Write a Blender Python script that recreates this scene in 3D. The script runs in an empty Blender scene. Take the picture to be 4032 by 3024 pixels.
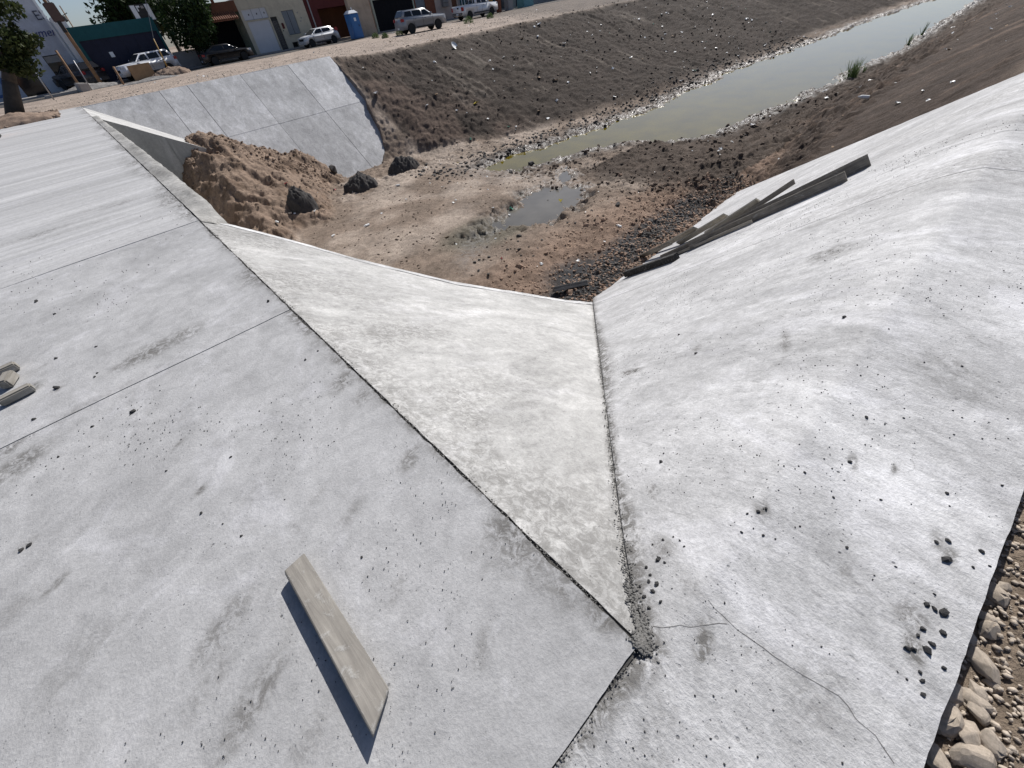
import bpy, bmesh, math, random
import numpy as np
from mathutils import Vector, Matrix, Euler

# ------------------------------------------------------------------ camera, world, sun, exposure
# frame of the place: x runs along the canal, y across it (towards the street), z up, deck level = 0
scene = bpy.context.scene
COL = scene.collection
F_PX, PITCH, ROLL, EYE = 1548.0, math.radians(44.7), math.radians(9.1), 1.9
AZ = math.radians(37.0)
_u = Vector((math.cos(AZ), math.sin(AZ), 0)); _n = Vector((-math.sin(AZ), math.cos(AZ), 0))
def _to(v): return Vector((v.dot(_u), v.dot(_n), v.z))
_fw = Vector((0, math.cos(PITCH), -math.sin(PITCH))); _up = Vector((0, math.sin(PITCH), math.cos(PITCH))); _r = Vector((1, 0, 0))
C_RT = _to(math.cos(ROLL) * _r - math.sin(ROLL) * _up)
C_UP = _to(math.sin(ROLL) * _r + math.cos(ROLL) * _up)
C_FW = _to(_fw)
EYE_P = Vector((0, 0, EYE))
cam_d = bpy.data.cameras.new("camera"); cam = bpy.data.objects.new("camera", cam_d); COL.objects.link(cam)
cam_d.sensor_width = 36.0; cam_d.lens = F_PX / 4032 * 36.0; cam_d.clip_start = 0.05; cam_d.clip_end = 2000
M = Matrix((C_RT, C_UP, -C_FW)).transposed().to_4x4(); M.translation = EYE_P
cam.matrix_world = M
scene.camera = cam

SUN_AZ, SUN_EL = math.radians(64.0), math.radians(43.0)       # azimuth from +y towards +x
world = bpy.data.worlds.new("World"); scene.world = world; world.use_nodes = True
wn = world.node_tree.nodes; wl = world.node_tree.links
sky = wn.new("ShaderNodeTexSky"); sky.sky_type = 'NISHITA'; sky.sun_disc = False
sky.sun_elevation = SUN_EL; sky.sun_rotation = SUN_AZ; sky.dust_density = 1.3; sky.ozone_density = 2.2; sky.air_density = 0.65
bg = wn["Background"]; bg.inputs["Strength"].default_value = 0.085
wl.new(sky.outputs[0], bg.inputs["Color"])
sun_d = bpy.data.lights.new("sun", 'SUN'); sun_d.energy = 5.0; sun_d.angle = math.radians(0.5); sun_d.color = (1.0, 0.965, 0.92)
sun = bpy.data.objects.new("sun", sun_d); COL.objects.link(sun)
S_DIR = Vector((math.sin(SUN_AZ) * math.cos(SUN_EL), math.cos(SUN_AZ) * math.cos(SUN_EL), math.sin(SUN_EL)))
sun.rotation_euler = (-S_DIR).to_track_quat('-Z', 'Y').to_euler(); sun.location = (0, 0, 40)
scene.view_settings.view_transform = 'Standard'; scene.view_settings.look = 'None'
scene.view_settings.exposure = 0.1; scene.view_settings.gamma = 1.0; scene.view_settings.use_curve_mapping = False

random.seed(7)
RNG = np.random.default_rng(11)

# ------------------------------------------------------------------ picture -> place (for laying things out)
def ray(x, y):
    return C_RT * ((x - 2016) / F_PX) + C_UP * ((1512 - y) / F_PX) + C_FW
def at(x, y, z=0.0):
    d = ray(x, y); return EYE_P + d * ((z - EYE) / d.z)
def on_plane(x, y, nrm, dist):
    d = ray(x, y); nrm = Vector(nrm); return EYE_P + d * ((dist - nrm.dot(EYE_P)) / nrm.dot(d))
def pix(x, y, z):
    v = Vector((x, y, z)) - EYE_P; d = v.dot(C_FW); return 2016 + F_PX * v.dot(C_RT) / d, 1512 - F_PX * v.dot(C_UP) / d
def at_n(x, y, n): return on_plane(x, y, (0, 1, 0), n)

# ------------------------------------------------------------------ noise
def vnoise(x, y, seed=0):
    xi = np.floor(x).astype(np.int64); yi = np.floor(y).astype(np.int64)
    fx = x - xi; fy = y - yi; fx = fx * fx * (3 - 2 * fx); fy = fy * fy * (3 - 2 * fy)
    def h(a, b):
        k = (a * 374761393 + b * 668265263 + seed * 974711) & 0xFFFFFFFF
        k = ((k ^ (k >> 13)) * 1274126177) & 0xFFFFFFFF
        k = (k ^ (k >> 16)) & 0xFFFFFFFF
        return k / 4294967295.0
    a, b, c, d = h(xi, yi), h(xi + 1, yi), h(xi, yi + 1), h(xi + 1, yi + 1)
    return (a * (1 - fx) + b * fx) * (1 - fy) + (c * (1 - fx) + d * fx) * fy
def fbm(x, y, oct=4, seed=0, gain=0.5):
    t = 0; a = 1.0; n = 0
    for k in range(oct):
        t = t + a * (vnoise(x * 2 ** k + 17.3 * k, y * 2 ** k - 9.1 * k, seed + k) - 0.5); n += a; a *= gain
    return t / n * 2
def smooth(x, a, b):
    t = np.clip((x - a) / (b - a), 0, 1); return t * t * (3 - 2 * t)

# ------------------------------------------------------------------ materials
class NT:
    def __init__(s, name):
        s.m = bpy.data.materials.new(name); s.m.use_nodes = True; s.t = s.m.node_tree
        s.b = s.t.nodes["Principled BSDF"]
    def n(s, typ, props=None, **inp):
        nd = s.t.nodes.new(typ)
        for k, v in (props or {}).items(): setattr(nd, k, v)
        for k, v in inp.items(): s.set(nd, k, v)
        return nd
    def set(s, nd, k, v):
        i = nd.inputs[int(k[1:])] if k[0] == '_' and k[1:].isdigit() else nd.inputs[k.replace('_', ' ')]
        if isinstance(v, bpy.types.NodeSocket): s.t.links.new(v, i)
        else:
            if hasattr(v, '__len__'): v = tuple(v)[:len(i.default_value)]
            i.default_value = v
    def noise(s, vec, scale, detail=4, rough=0.55, dist=0.0):
        return s.n('ShaderNodeTexNoise', Vector=vec, Scale=scale, Detail=detail, Roughness=rough, Distortion=dist).outputs[0]
    def ramp(s, fac, a, b, va=0.0, vb=1.0):
        nd = s.n('ShaderNodeMapRange', Value=fac)
        for k, v in zip((1, 2, 3, 4), (a, b, va, vb)): nd.inputs[k].default_value = v
        return nd.outputs[0]
    def mul(s, a, b): return s.math('MULTIPLY', a, b)
    def math(s, op, a, b=0.0):
        nd = s.n('ShaderNodeMath', {'operation': op}); s.set(nd, '_0', a); s.set(nd, '_1', b); return nd.outputs[0]
    def mix(s, f, a, b, mode='MIX'):
        nd = s.n('ShaderNodeMix', {'data_type': 'RGBA', 'blend_type': mode})
        s.set(nd, '_0', f); s.set(nd, '_6', a); s.set(nd, '_7', b); return nd.outputs[2]
    def scale(s, col, fac):   # colour times a value
        return s.n('ShaderNodeVectorMath', {'operation': 'SCALE'}, _0=col, _3=fac).outputs[0]
    def obj(s, sc=(1, 1, 1)):
        tc = s.n('ShaderNodeTexCoord').outputs['Object']
        return s.n('ShaderNodeMapping', Vector=tc, Scale=sc).outputs[0]
    def bump(s, h, strength, dist):
        s.t.links.new(s.n('ShaderNodeBump', Height=h, Strength=strength, Distance=dist).outputs[0], s.b.inputs['Normal'])
    def out(s, col=None, rough=None, **kw):
        if col is not None: s.set(s.b, 'Base_Color', col)
        if rough is not None: s.set(s.b, 'Roughness', rough)
        for k, v in kw.items(): s.set(s.b, k, v)
        return s.m
def c4(c): return (c[0], c[1], c[2], 1.0)

def concrete(name, base, streak=None, amp=0.22, rand=0.0, attr=True, bump=1.0, pits=1.0, light=(1.2, 1.2, 1.22), scuff=0.55):
    t = NT(name); v = t.obj()
    sv = {None: v, 'x': t.obj((0.42, 1.0, 0.7)), 'y': t.obj((1.0, 0.5, 0.5)), 'z': t.obj((1.0, 1.0, 0.2)), 'band': t.obj((0.10, 1.5, 1.0))}[streak]
    iv = v
    big = t.noise(sv, 0.75, 5, 0.55, 0.5)
    mid = t.noise(sv, 3.4, 7, 0.62, 0.7)
    mott = t.noise(iv, 13, 6, 0.68, 0.5)
    grain = t.noise(iv, 62, 4, 0.7)
    f = t.ramp(big, 0.3, 0.7, 1 - amp * 1.1, 1 + amp * 0.8)
    f = t.mul(f, t.ramp(mid, 0.3, 0.7, 1 - amp, 1 + amp * 0.8))
    f = t.mul(f, t.ramp(mott, 0.32, 0.68, 1 - amp * 0.8, 1 + amp * 0.6))
    f = t.mul(f, t.ramp(grain, 0.3, 0.7, 1 - amp * 0.8, 1 + amp * 0.6))
    if rand:
        r = t.n('ShaderNodeObjectInfo').outputs['Random']; f = t.mul(f, t.ramp(r, 0, 1, 1 - rand, 1 + rand))
    col = t.scale(c4(base), f)
    p = t.ramp(t.noise(sv, 1.6, 8, 0.68, 1.2), 0.53, 0.63)          # pale laitance patches
    col = t.mix(t.mul(p, 0.75), col, t.n('ShaderNodeVectorMath', {'operation': 'MULTIPLY'}, _0=col, _1=light).outputs[0])
    g = t.ramp(t.noise(sv, 1.1, 9, 0.72, 1.5), 0.55, 0.68)          # grey water stains
    col = t.mix(t.mul(g, 0.45), col, t.scale(col, 0.66))
    if scuff:
        sc = t.mul(t.ramp(t.noise(sv, 1.9, 7, 0.72, 1.0), 0.60, 0.72), t.ramp(t.noise(iv, 20, 5, 0.75), 0.45, 0.60))
        col = t.mix(t.mul(sc, scuff), col, (0.15, 0.145, 0.14, 1))
        ln = t.ramp(t.math('ABSOLUTE', t.math('SUBTRACT', t.noise(t.obj((0.9, 0.55, 0.6)), 1.7, 2, 0.4, 2.2), 0.5)), 0.0, 0.004, 1, 0)   # thin scratches
        ln = t.mul(ln, t.ramp(t.noise(v, 1.3, 3, 0.5), 0.56, 0.64)); col = t.mix(t.mul(ln, 0.4), col, (0.2, 0.195, 0.19, 1))
    if streak in ('x', 'y'):
        fv = t.obj((0.36, 1.0, 0.8) if streak == 'x' else (1.0, 0.36, 0.4))
        a1 = t.noise(fv, 24, 6, 0.7, 0.4)
        k1 = t.ramp(t.noise(v, 1.2, 4, 0.6), 0.38, 0.60, 0.35, 1.0)
        col = t.mix(t.mul(t.mul(t.ramp(a1, 0.54, 0.66), k1), 0.5), col, t.scale(col, 0.50))
        col = t.mix(t.mul(t.mul(t.ramp(a1, 0.46, 0.36), k1), 0.5), col, t.scale(col, 1.28))
        mott = t.math('ADD', t.mul(mott, 0.5), t.mul(t.math('SUBTRACT', 1.0, a1), 0.8))
    pit = 0.0
    for sc_, lo, keep in ((21.0, 0.10, 0.78), (48.0, 0.13, 0.66)):
        vo = t.n('ShaderNodeTexVoronoi', {'feature': 'F1'}, Vector=v, Scale=sc_).outputs
        gate = t.ramp(t.noise(v, 1.9, 4, 0.65), 0.46, 0.62)
        q = t.mul(t.ramp(vo['Distance'], lo, lo + 0.07, 1, 0), gate)
        q = t.mul(q, t.ramp(t.n('ShaderNodeSeparateColor', Color=vo['Color']).outputs[0], keep, keep + .04))
        pit = t.math('MAXIMUM', pit, q)
    col = t.mix(t.mul(pit, 0.78 * pits), col, (0.08, 0.08, 0.082, 1))
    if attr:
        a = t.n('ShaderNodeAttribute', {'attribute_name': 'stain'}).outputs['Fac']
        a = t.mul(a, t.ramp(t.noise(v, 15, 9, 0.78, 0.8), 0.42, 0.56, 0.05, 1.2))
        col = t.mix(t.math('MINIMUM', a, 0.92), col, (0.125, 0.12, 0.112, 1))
    h = t.math('ADD', t.mul(mott, 0.55), t.mul(grain, 0.6))
    h = t.math('SUBTRACT', h, t.mul(pit, 0.5))
    t.bump(h, 0.6 * bump, 0.016)
    return t.out(col, 0.8, Specular_IOR_Level=0.25)

def plain(name, col, rough=0.6, var=0.12, sc=6.0, metal=0.0, bump=0.0, dirt=None, spec=0.5):
    t = NT(name); v = t.obj()
    f = t.ramp(t.noise(v, sc, 6, 0.65), 0.28, 0.72, 1 - var, 1 + var)
    f = t.mul(f, t.ramp(t.noise(v, sc * 9, 3, 0.6), 0.28, 0.72, 1 - var * 0.6, 1 + var * 0.6))
    c = t.scale(c4(col), f)
    if dirt:
        c = t.mix(t.mul(t.ramp(t.noise(v, sc * 0.7, 8, 0.72, 0.5), 0.48, 0.68), dirt[1]), c, c4(dirt[0]))
    if bump: t.bump(t.noise(v, sc * 12, 5, 0.65), bump, 0.02)
    return t.out(c, rough, Metallic=metal, Specular_IOR_Level=spec)

def wood(name, col, dark, axis=0, rough=0.75):
    t = NT(name); s3 = [9, 9, 9]; s3[axis] = 0.7
    v = t.obj(tuple(s3)); vv = t.obj()
    g = t.noise(v, 4.0, 6, 0.65, 0.6)
    c = t.mix(t.ramp(g, 0.36, 0.66), c4(dark), c4(col))
    pl = t.ramp(t.noise(vv, 14, 7, 0.7, 0.4), 0.56, 0.70)                      # cement splashes
    c = t.mix(t.mul(pl, 0.6), c, (0.42, 0.42, 0.41, 1))
    c = t.scale(c, t.ramp(t.noise(vv, 5, 5, 0.6), 0.3, 0.7, 0.82, 1.15))
    t.bump(t.math('ADD', g, t.mul(pl, 0.8)), 0.4, 0.01)
    return t.out(c, rough, Specular_IOR_Level=0.25)

def soil(name):
    t = NT(name); v = t.obj()
    a = t.n('ShaderNodeAttribute', {'attribute_name': 'tint'}).outputs['Color']
    w = t.n('ShaderNodeAttribute', {'attribute_name': 'wet'}).outputs['Fac']
    f = t.ramp(t.noise(v, 0.7, 8, 0.65, 0.5), 0.28, 0.72, 0.68, 1.32)
    f = t.mul(f, t.ramp(t.noise(v, 6, 8, 0.7), 0.28, 0.72, 0.66, 1.34))
    f = t.mul(f, t.ramp(t.noise(v, 34, 5, 0.7), 0.28, 0.72, 0.72, 1.28))
    c = t.scale(a, f)
    n2 = t.noise(v, 13, 8, 0.75)
    c = t.mix(t.mul(t.ramp(n2, 0.56, 0.70), 0.55), c, t.scale(a, 0.42))
    c = t.mix(t.mul(t.ramp(t.noise(v, 3.2, 9, 0.75, 0.9), 0.60, 0.72), 0.4), c, t.scale(a, 1.7))
    wf = t.mul(w, t.ramp(t.noise(v, 5.0, 5, 0.65), 0.40, 0.56))
    c = t.mix(t.mul(wf, 0.6), c, t.scale(a, 0.45))
    h = t.math('ADD', t.mul(t.noise(v, 11, 8, 0.72), 0.65), t.mul(t.noise(v, 45, 4, 0.7), 0.35))
    t.bump(h, 0.9, 0.09)
    return t.out(c, t.ramp(wf, 0, 1, 0.92, 0.28), Specular_IOR_Level=t.ramp(wf, 0, 1, 0.15, 0.6))

def water_mat(name, col, rough=0.05):
    t = NT(name); v = t.obj((1, 1, 1))
    c = t.mix(t.ramp(t.noise(v, 0.6, 5, 0.6), 0.35, 0.65), c4(col), c4([k * 0.7 for k in col]))
    t.bump(t.noise(t.obj((1.0, 2.2, 1)), 5.0, 3, 0.55), 0.05, 0.02)
    return t.out(c, rough, IOR=1.33, Specular_IOR_Level=0.5)

def leaf_mat(name, col, col2):
    t = NT(name)
    r = t.n('ShaderNodeNewGeometry').outputs['Random Per Island']
    c = t.mix(r, c4(col), c4(col2))
    t.out(c, 0.65, Specular_IOR_Level=0.25)
    tr = t.n('ShaderNodeBsdfTranslucent', Color=t.scale(c, 1.3))
    mx = t.n('ShaderNodeMixShader', _0=0.22); t.t.links.new(t.b.outputs[0], mx.inputs[1]); t.t.links.new(tr.outputs[0], mx.inputs[2])
    t.t.links.new(mx.outputs[0], t.t.nodes['Material Output'].inputs[0])
    return t.m

# ------------------------------------------------------------------ mesh helpers
def link(name, me, m=None, parent=None, kind=None, smooth_=False):
    o = bpy.data.objects.new(name, me); COL.objects.link(o)
    if m is not None and len(me.materials) == 0: me.materials.append(m)
    if parent is not None: o.parent = parent
    if kind: o['kind'] = kind
    if smooth_: me.polygons.foreach_set('use_smooth', [True] * len(me.polygons))
    return o
def tag(o, label, cat, group=None):
    o['label'] = label; o['category'] = cat
    if group: o['group'] = group
    return o
def thing(name, label, cat, loc=(0, 0, 0), rz=0.0, group=None):
    o = bpy.data.objects.new(name, None); COL.objects.link(o); o.empty_display_size = 0.1
    o.location = loc; o.rotation_euler = (0, 0, rz); return tag(o, label, cat, group)
def structure(name, loc=(0, 0, 0)):
    o = bpy.data.objects.new(name, None); COL.objects.link(o); o.location = loc; o['kind'] = 'structure'; return o
def np_mesh(name, V, Fq=None, Ft=None, attrs=None):
    """mesh from numpy: quads and/or triangles, point attributes"""
    me = bpy.data.meshes.new(name); V = np.asarray(V, dtype=np.float32)
    me.vertices.add(len(V)); me.vertices.foreach_set('co', V.ravel())
    loops = []; sizes = []
    if Fq is not None and len(Fq): loops.append(np.asarray(Fq, np.int32).ravel()); sizes += [4] * len(Fq)
    if Ft is not None and len(Ft): loops.append(np.asarray(Ft, np.int32).ravel()); sizes += [3] * len(Ft)
    loops = np.concatenate(loops); sizes = np.array(sizes, np.int32)
    me.loops.add(len(loops)); me.loops.foreach_set('vertex_index', loops)
    me.polygons.add(len(sizes)); starts = np.concatenate([[0], np.cumsum(sizes)[:-1]]).astype(np.int32)
    me.polygons.foreach_set('loop_start', starts)
    for k, (typ, arr) in (attrs or {}).items():
        a = me.attributes.new(k, typ, 'POINT')
        a.data.foreach_set('color' if typ == 'FLOAT_COLOR' else 'value', np.asarray(arr, np.float32).ravel())
    me.update(calc_edges=True); me.validate(); return me
def grid_faces(r, c):
    i = np.arange(r * c).reshape(r, c)
    return np.stack([i[:-1, :-1], i[:-1, 1:], i[1:, 1:], i[1:, :-1]], -1).reshape(-1, 4)
def grid(name, X, Y, Z, m, parent=None, depth=0.0, attrs=None, kind=None, down=(0, 0, -1)):
    """surface grid, optionally closed into a slab by skirts and an underside"""
    r, c = X.shape; V = np.stack([X, Y, Z], -1).reshape(-1, 3); F = grid_faces(r, c)
    A = {k: (t, np.asarray(a).reshape(r * c, -1)) for k, (t, a) in (attrs or {}).items()}
    if depth:
        i = np.arange(r * c).reshape(r, c)
        ring = np.concatenate([i[0, :], i[1:, -1], i[-1, -2::-1], i[-2:0:-1, 0]])
        base = len(V); W = V[ring] + np.array(down) * depth
        k = len(ring); nx = (np.arange(k) + 1) % k; V = np.concatenate([V, V[ring], W])
        S = np.stack([base + nx, base + np.arange(k), base + k + np.arange(k), base + k + nx], -1)
        F = np.concatenate([F, S[:, ::-1]])
        A = {q: (t, np.concatenate([a, a[ring], a[ring]])) for q, (t, a) in A.items()}
    me = np_mesh(name, V, F, attrs=A)
    # make the top face up
    if me.polygons[0].normal.z < 0: me.flip_normals()
    o = link(name, me, m, parent, kind)
    n = len(me.polygons); sm = np.ones(n, bool)
    if depth: sm[(r - 1) * (c - 1):] = False
    me.polygons.foreach_set('use_smooth', sm)
    return o

class MB:
    """collects boxes, prisms and tubes into one mesh"""
    def __init__(s): s.v = []; s.f = []
    def add(s, vs, fs):
        b = len(s.v); s.v += [tuple(p) for p in vs]; s.f += [tuple(b + i for i in f) for f in fs]; return s
    def box(s, x0, y0, z0, x1, y1, z1):
        return s.add([(x0, y0, z0), (x1, y0, z0), (x1, y1, z0), (x0, y1, z0), (x0, y0, z1), (x1, y0, z1), (x1, y1, z1), (x0, y1, z1)],
                     [(3, 2, 1, 0), (4, 5, 6, 7), (0, 1, 5, 4), (1, 2, 6, 5), (2, 3, 7, 6), (3, 0, 4, 7)])
    def hull8(s, p):   # eight points ordered like box()
        return s.add(p, [(3, 2, 1, 0), (4, 5, 6, 7), (0, 1, 5, 4), (1, 2, 6, 5), (2, 3, 7, 6), (3, 0, 4, 7)])
    def prism(s, poly, y0, y1, axis='y'):
        """poly in (x,z), extruded along y"""
        n = len(poly)
        a = [(x, y0, z) for x, z in poly] + [(x, y1, z) for x, z in poly]
        if axis == 'x': a = [(y, x, z) for x, y, z in a]
        f = [tuple(range(n)), tuple(range(2 * n - 1, n - 1, -1))] + [((i + 1) % n, i, n + i, n + (i + 1) % n) for i in range(n)]
        return s.add(a, f)
    def tube(s, p, q, r0, r1=None, n=8, caps=True):
        p = Vector(p); q = Vector(q); r1 = r0 if r1 is None else r1
        d = (q - p).normalized(); a = d.orthogonal().normalized(); b = d.cross(a)
        vs = []
        for c, r in ((p, r0), (q, r1)):
            for k in range(n):
                t = 2 * math.pi * k / n; vs.append(c + a * (r * math.cos(t)) + b * (r * math.sin(t)))
        f = [(k, (k + 1) % n, n + (k + 1) % n, n + k) for k in range(n)]
        if caps: f += [tuple(range(n - 1, -1, -1)), tuple(range(n, 2 * n))]
        return s.add(vs, f)
    def lathe(s, prof, n=16, c=(0, 0, 0)):
        vs = []
        for r, z in prof:
            for k in range(n):
                t = 2 * math.pi * k / n; vs.append((c[0] + r * math.cos(t), c[1] + r * math.sin(t), c[2] + z))
        f = []
        for i in range(len(prof) - 1):
            for k in range(n): f.append((i * n + k, i * n + (k + 1) % n, (i + 1) * n + (k + 1) % n, (i + 1) * n + k))
        f += [tuple(range(n - 1, -1, -1)), tuple(range((len(prof) - 1) * n, len(prof) * n))]
        return s.add(vs, f)
    def mesh(s, name, m=None, bevel=0.0, seg=2, fix=True):
        me = bpy.data.meshes.new(name); me.from_pydata(s.v, [], s.f); me.update()
        if fix or bevel:
            bm = bmesh.new(); bm.from_mesh(me); bmesh.ops.recalc_face_normals(bm, faces=bm.faces)
            if bevel:
                es = [e for e in bm.edges if len(e.link_faces) == 2 and e.calc_face_angle(0) > 0.5]
                bmesh.ops.bevel(bm, geom=es, offset=bevel, segments=seg, affect='EDGES', clamp_overlap=True)
            bm.to_mesh(me); bm.free()
        if m: me.materials.append(m)
        return me
    def obj(s, name, m, parent=None, bevel=0.0, seg=2, smooth_=False, kind=None):
        return link(name, s.mesh(name, m, bevel, seg), None, parent, kind, smooth_)

def rock_mesh(name, seed, m, pts=13, flat=0.7, rough=0.25, sub=False):
    """angular stone: convex hull of jittered points on a squashed ball, about unit radius"""
    r = random.Random(seed); bm = bmesh.new()
    for k in range(pts):
        z = 1 - 2 * (k + 0.5) / pts; t = k * 2.39996 + r.uniform(-.4, .4); q = math.sqrt(max(0, 1 - z * z)); s = r.uniform(1 - rough, 1 + rough)
        bm.verts.new((q * math.cos(t) * s * r.uniform(.8, 1.15), q * math.sin(t) * s * 0.85, z * s * flat))
    bmesh.ops.convex_hull(bm, input=bm.verts)
    for v in [v for v in bm.verts if not v.link_faces]: bm.verts.remove(v)
    if sub:
        bmesh.ops.bevel(bm, geom=bm.edges[:], offset=0.10, segments=1, affect='EDGES', clamp_overlap=True)
    bmesh.ops.recalc_face_normals(bm, faces=bm.faces)
    me = bpy.data.meshes.new(name); bm.to_mesh(me); bm.free(); me.materials.append(m); return me
def scatter(name, protos, P, S, m, parent=None, kind='stuff', tilt=0.6, sq=None):
    """many small stones joined into one mesh (numpy), real geometry"""
    VS = []; FS = []; off = 0
    data = []
    for me in protos:
        v = np.array([q.co[:] for q in me.vertices]); tri = []
        for p in me.polygons:
            ix = list(p.vertices); tri += [(ix[0], ix[k], ix[k + 1]) for k in range(1, len(ix) - 1)]
        data.append((v, np.array(tri)))
    for i in range(len(P)):
        v, f = data[i % len(data)]
        R = np.array(Euler((RNG.uniform(-tilt, tilt), RNG.uniform(-tilt, tilt), RNG.uniform(0, 6.283))).to_matrix())
        s = S[i] * np.array([1, RNG.uniform(.7, 1), RNG.uniform(.7, 1.0)])
        VS.append((v * s) @ R.T + P[i]); FS.append(f + off); off += len(v)
    me = np_mesh(name, np.concatenate(VS), Ft=np.concatenate(FS))
    return link(name, me, m, parent, kind)

# ------------------------------------------------------------------ shape of the canal
L_S, L_N = [15, 18, 20.4, 23.5, 27, 31, 37, 43, 54, 65, 78, 88, 130], [19.9, 20.2, 19.7, 18.9, 18.9, 18.5, 19.0, 19.2, 18.1, 17.5, 16.2, 15, 9]
R_S, R_N = [15, 15.4, 18.5, 20.8, 22.7, 23.6, 25.3, 30, 35.2, 43.8, 53.2, 66, 85, 130], [18.6, 18.3, 16.9, 16.0, 15.0, 13.0, 11.5, 10.9, 10.3, 9.8, 9.1, 9.2, 9.8, 5]
PUD = [(16.19, 14.54), (16.71, 14.49), (14.86, 12.72), (14.77, 12.11), (14.29, 11.54), (13.08, 11.03), (12.23, 10.71), (11.86, 11.03), (10.92, 10.73), (10.37, 11.1), (9.87, 12.0), (8.9, 12.0), (8.4, 12.17), (9.1, 12.36), (10.32, 13.01), (11.24, 13.25), (11.86, 13.13), (12.78, 13.89), (13.73, 13.65), (14.5, 13.41), (15.44, 14.16)]
ZW, ZP = -5.2, -4.83                        # water level of the canal, level of the puddle
BANK_SL, BANK_C = 0.775, 0.015                # concrete bank on the near side: slope, where the slope starts
APRON_SL, EDGE = 0.62, 0.475
CREST_N = 36.25
def z_bank(n, s=0.0):
    n = np.asarray(n, float); k = .12 + .10 * smooth(np.asarray(s, float), 1.4, 7.0)
    return np.minimum(-BANK_SL * k * (np.logaddexp(0, (n - BANK_C) / k) - np.log1p(np.exp(-BANK_C / k))), 0.0)
_nn = np.linspace(-1, 9, 4000); _zz = z_bank(_nn)
def n_valley(s):                            # where the apron meets the bank
    z = -APRON_SL * np.maximum(np.asarray(s, float) - EDGE, 0.0)
    return np.maximum(np.interp(-z, -_zz, _nn), .062)
def n_lip(s): return np.interp(s, [EDGE, .75, 1.36, 2.1, 3.4, 6.1, 7.6], [8.05, 8.0, 7.55, 6.75, 5.95, 5.5, 5.6])
def z_far(n): return -(CREST_N - n) / 1.5
def pud_dist(s, n):
    """signed distance to the puddle outline (negative inside)"""
    P = np.array(PUD); Q = np.roll(P, -1, 0); d = np.full(s.shape, 1e9); ins = np.zeros(s.shape, bool)
    for a, b in zip(P, Q):
        e = b - a; t = np.clip(((s - a[0]) * e[0] + (n - a[1]) * e[1]) / (e @ e), 0, 1)
        d = np.minimum(d, np.hypot(s - a[0] - t * e[0], n - a[1] - t * e[1]))
        c = ((a[1] > n) != (b[1] > n)) & (s < (b[0] - a[0]) * (n - a[1]) / (b[1] - a[1] + 1e-12) + a[0]); ins ^= c
    return np.where(ins, -d, d)

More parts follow.
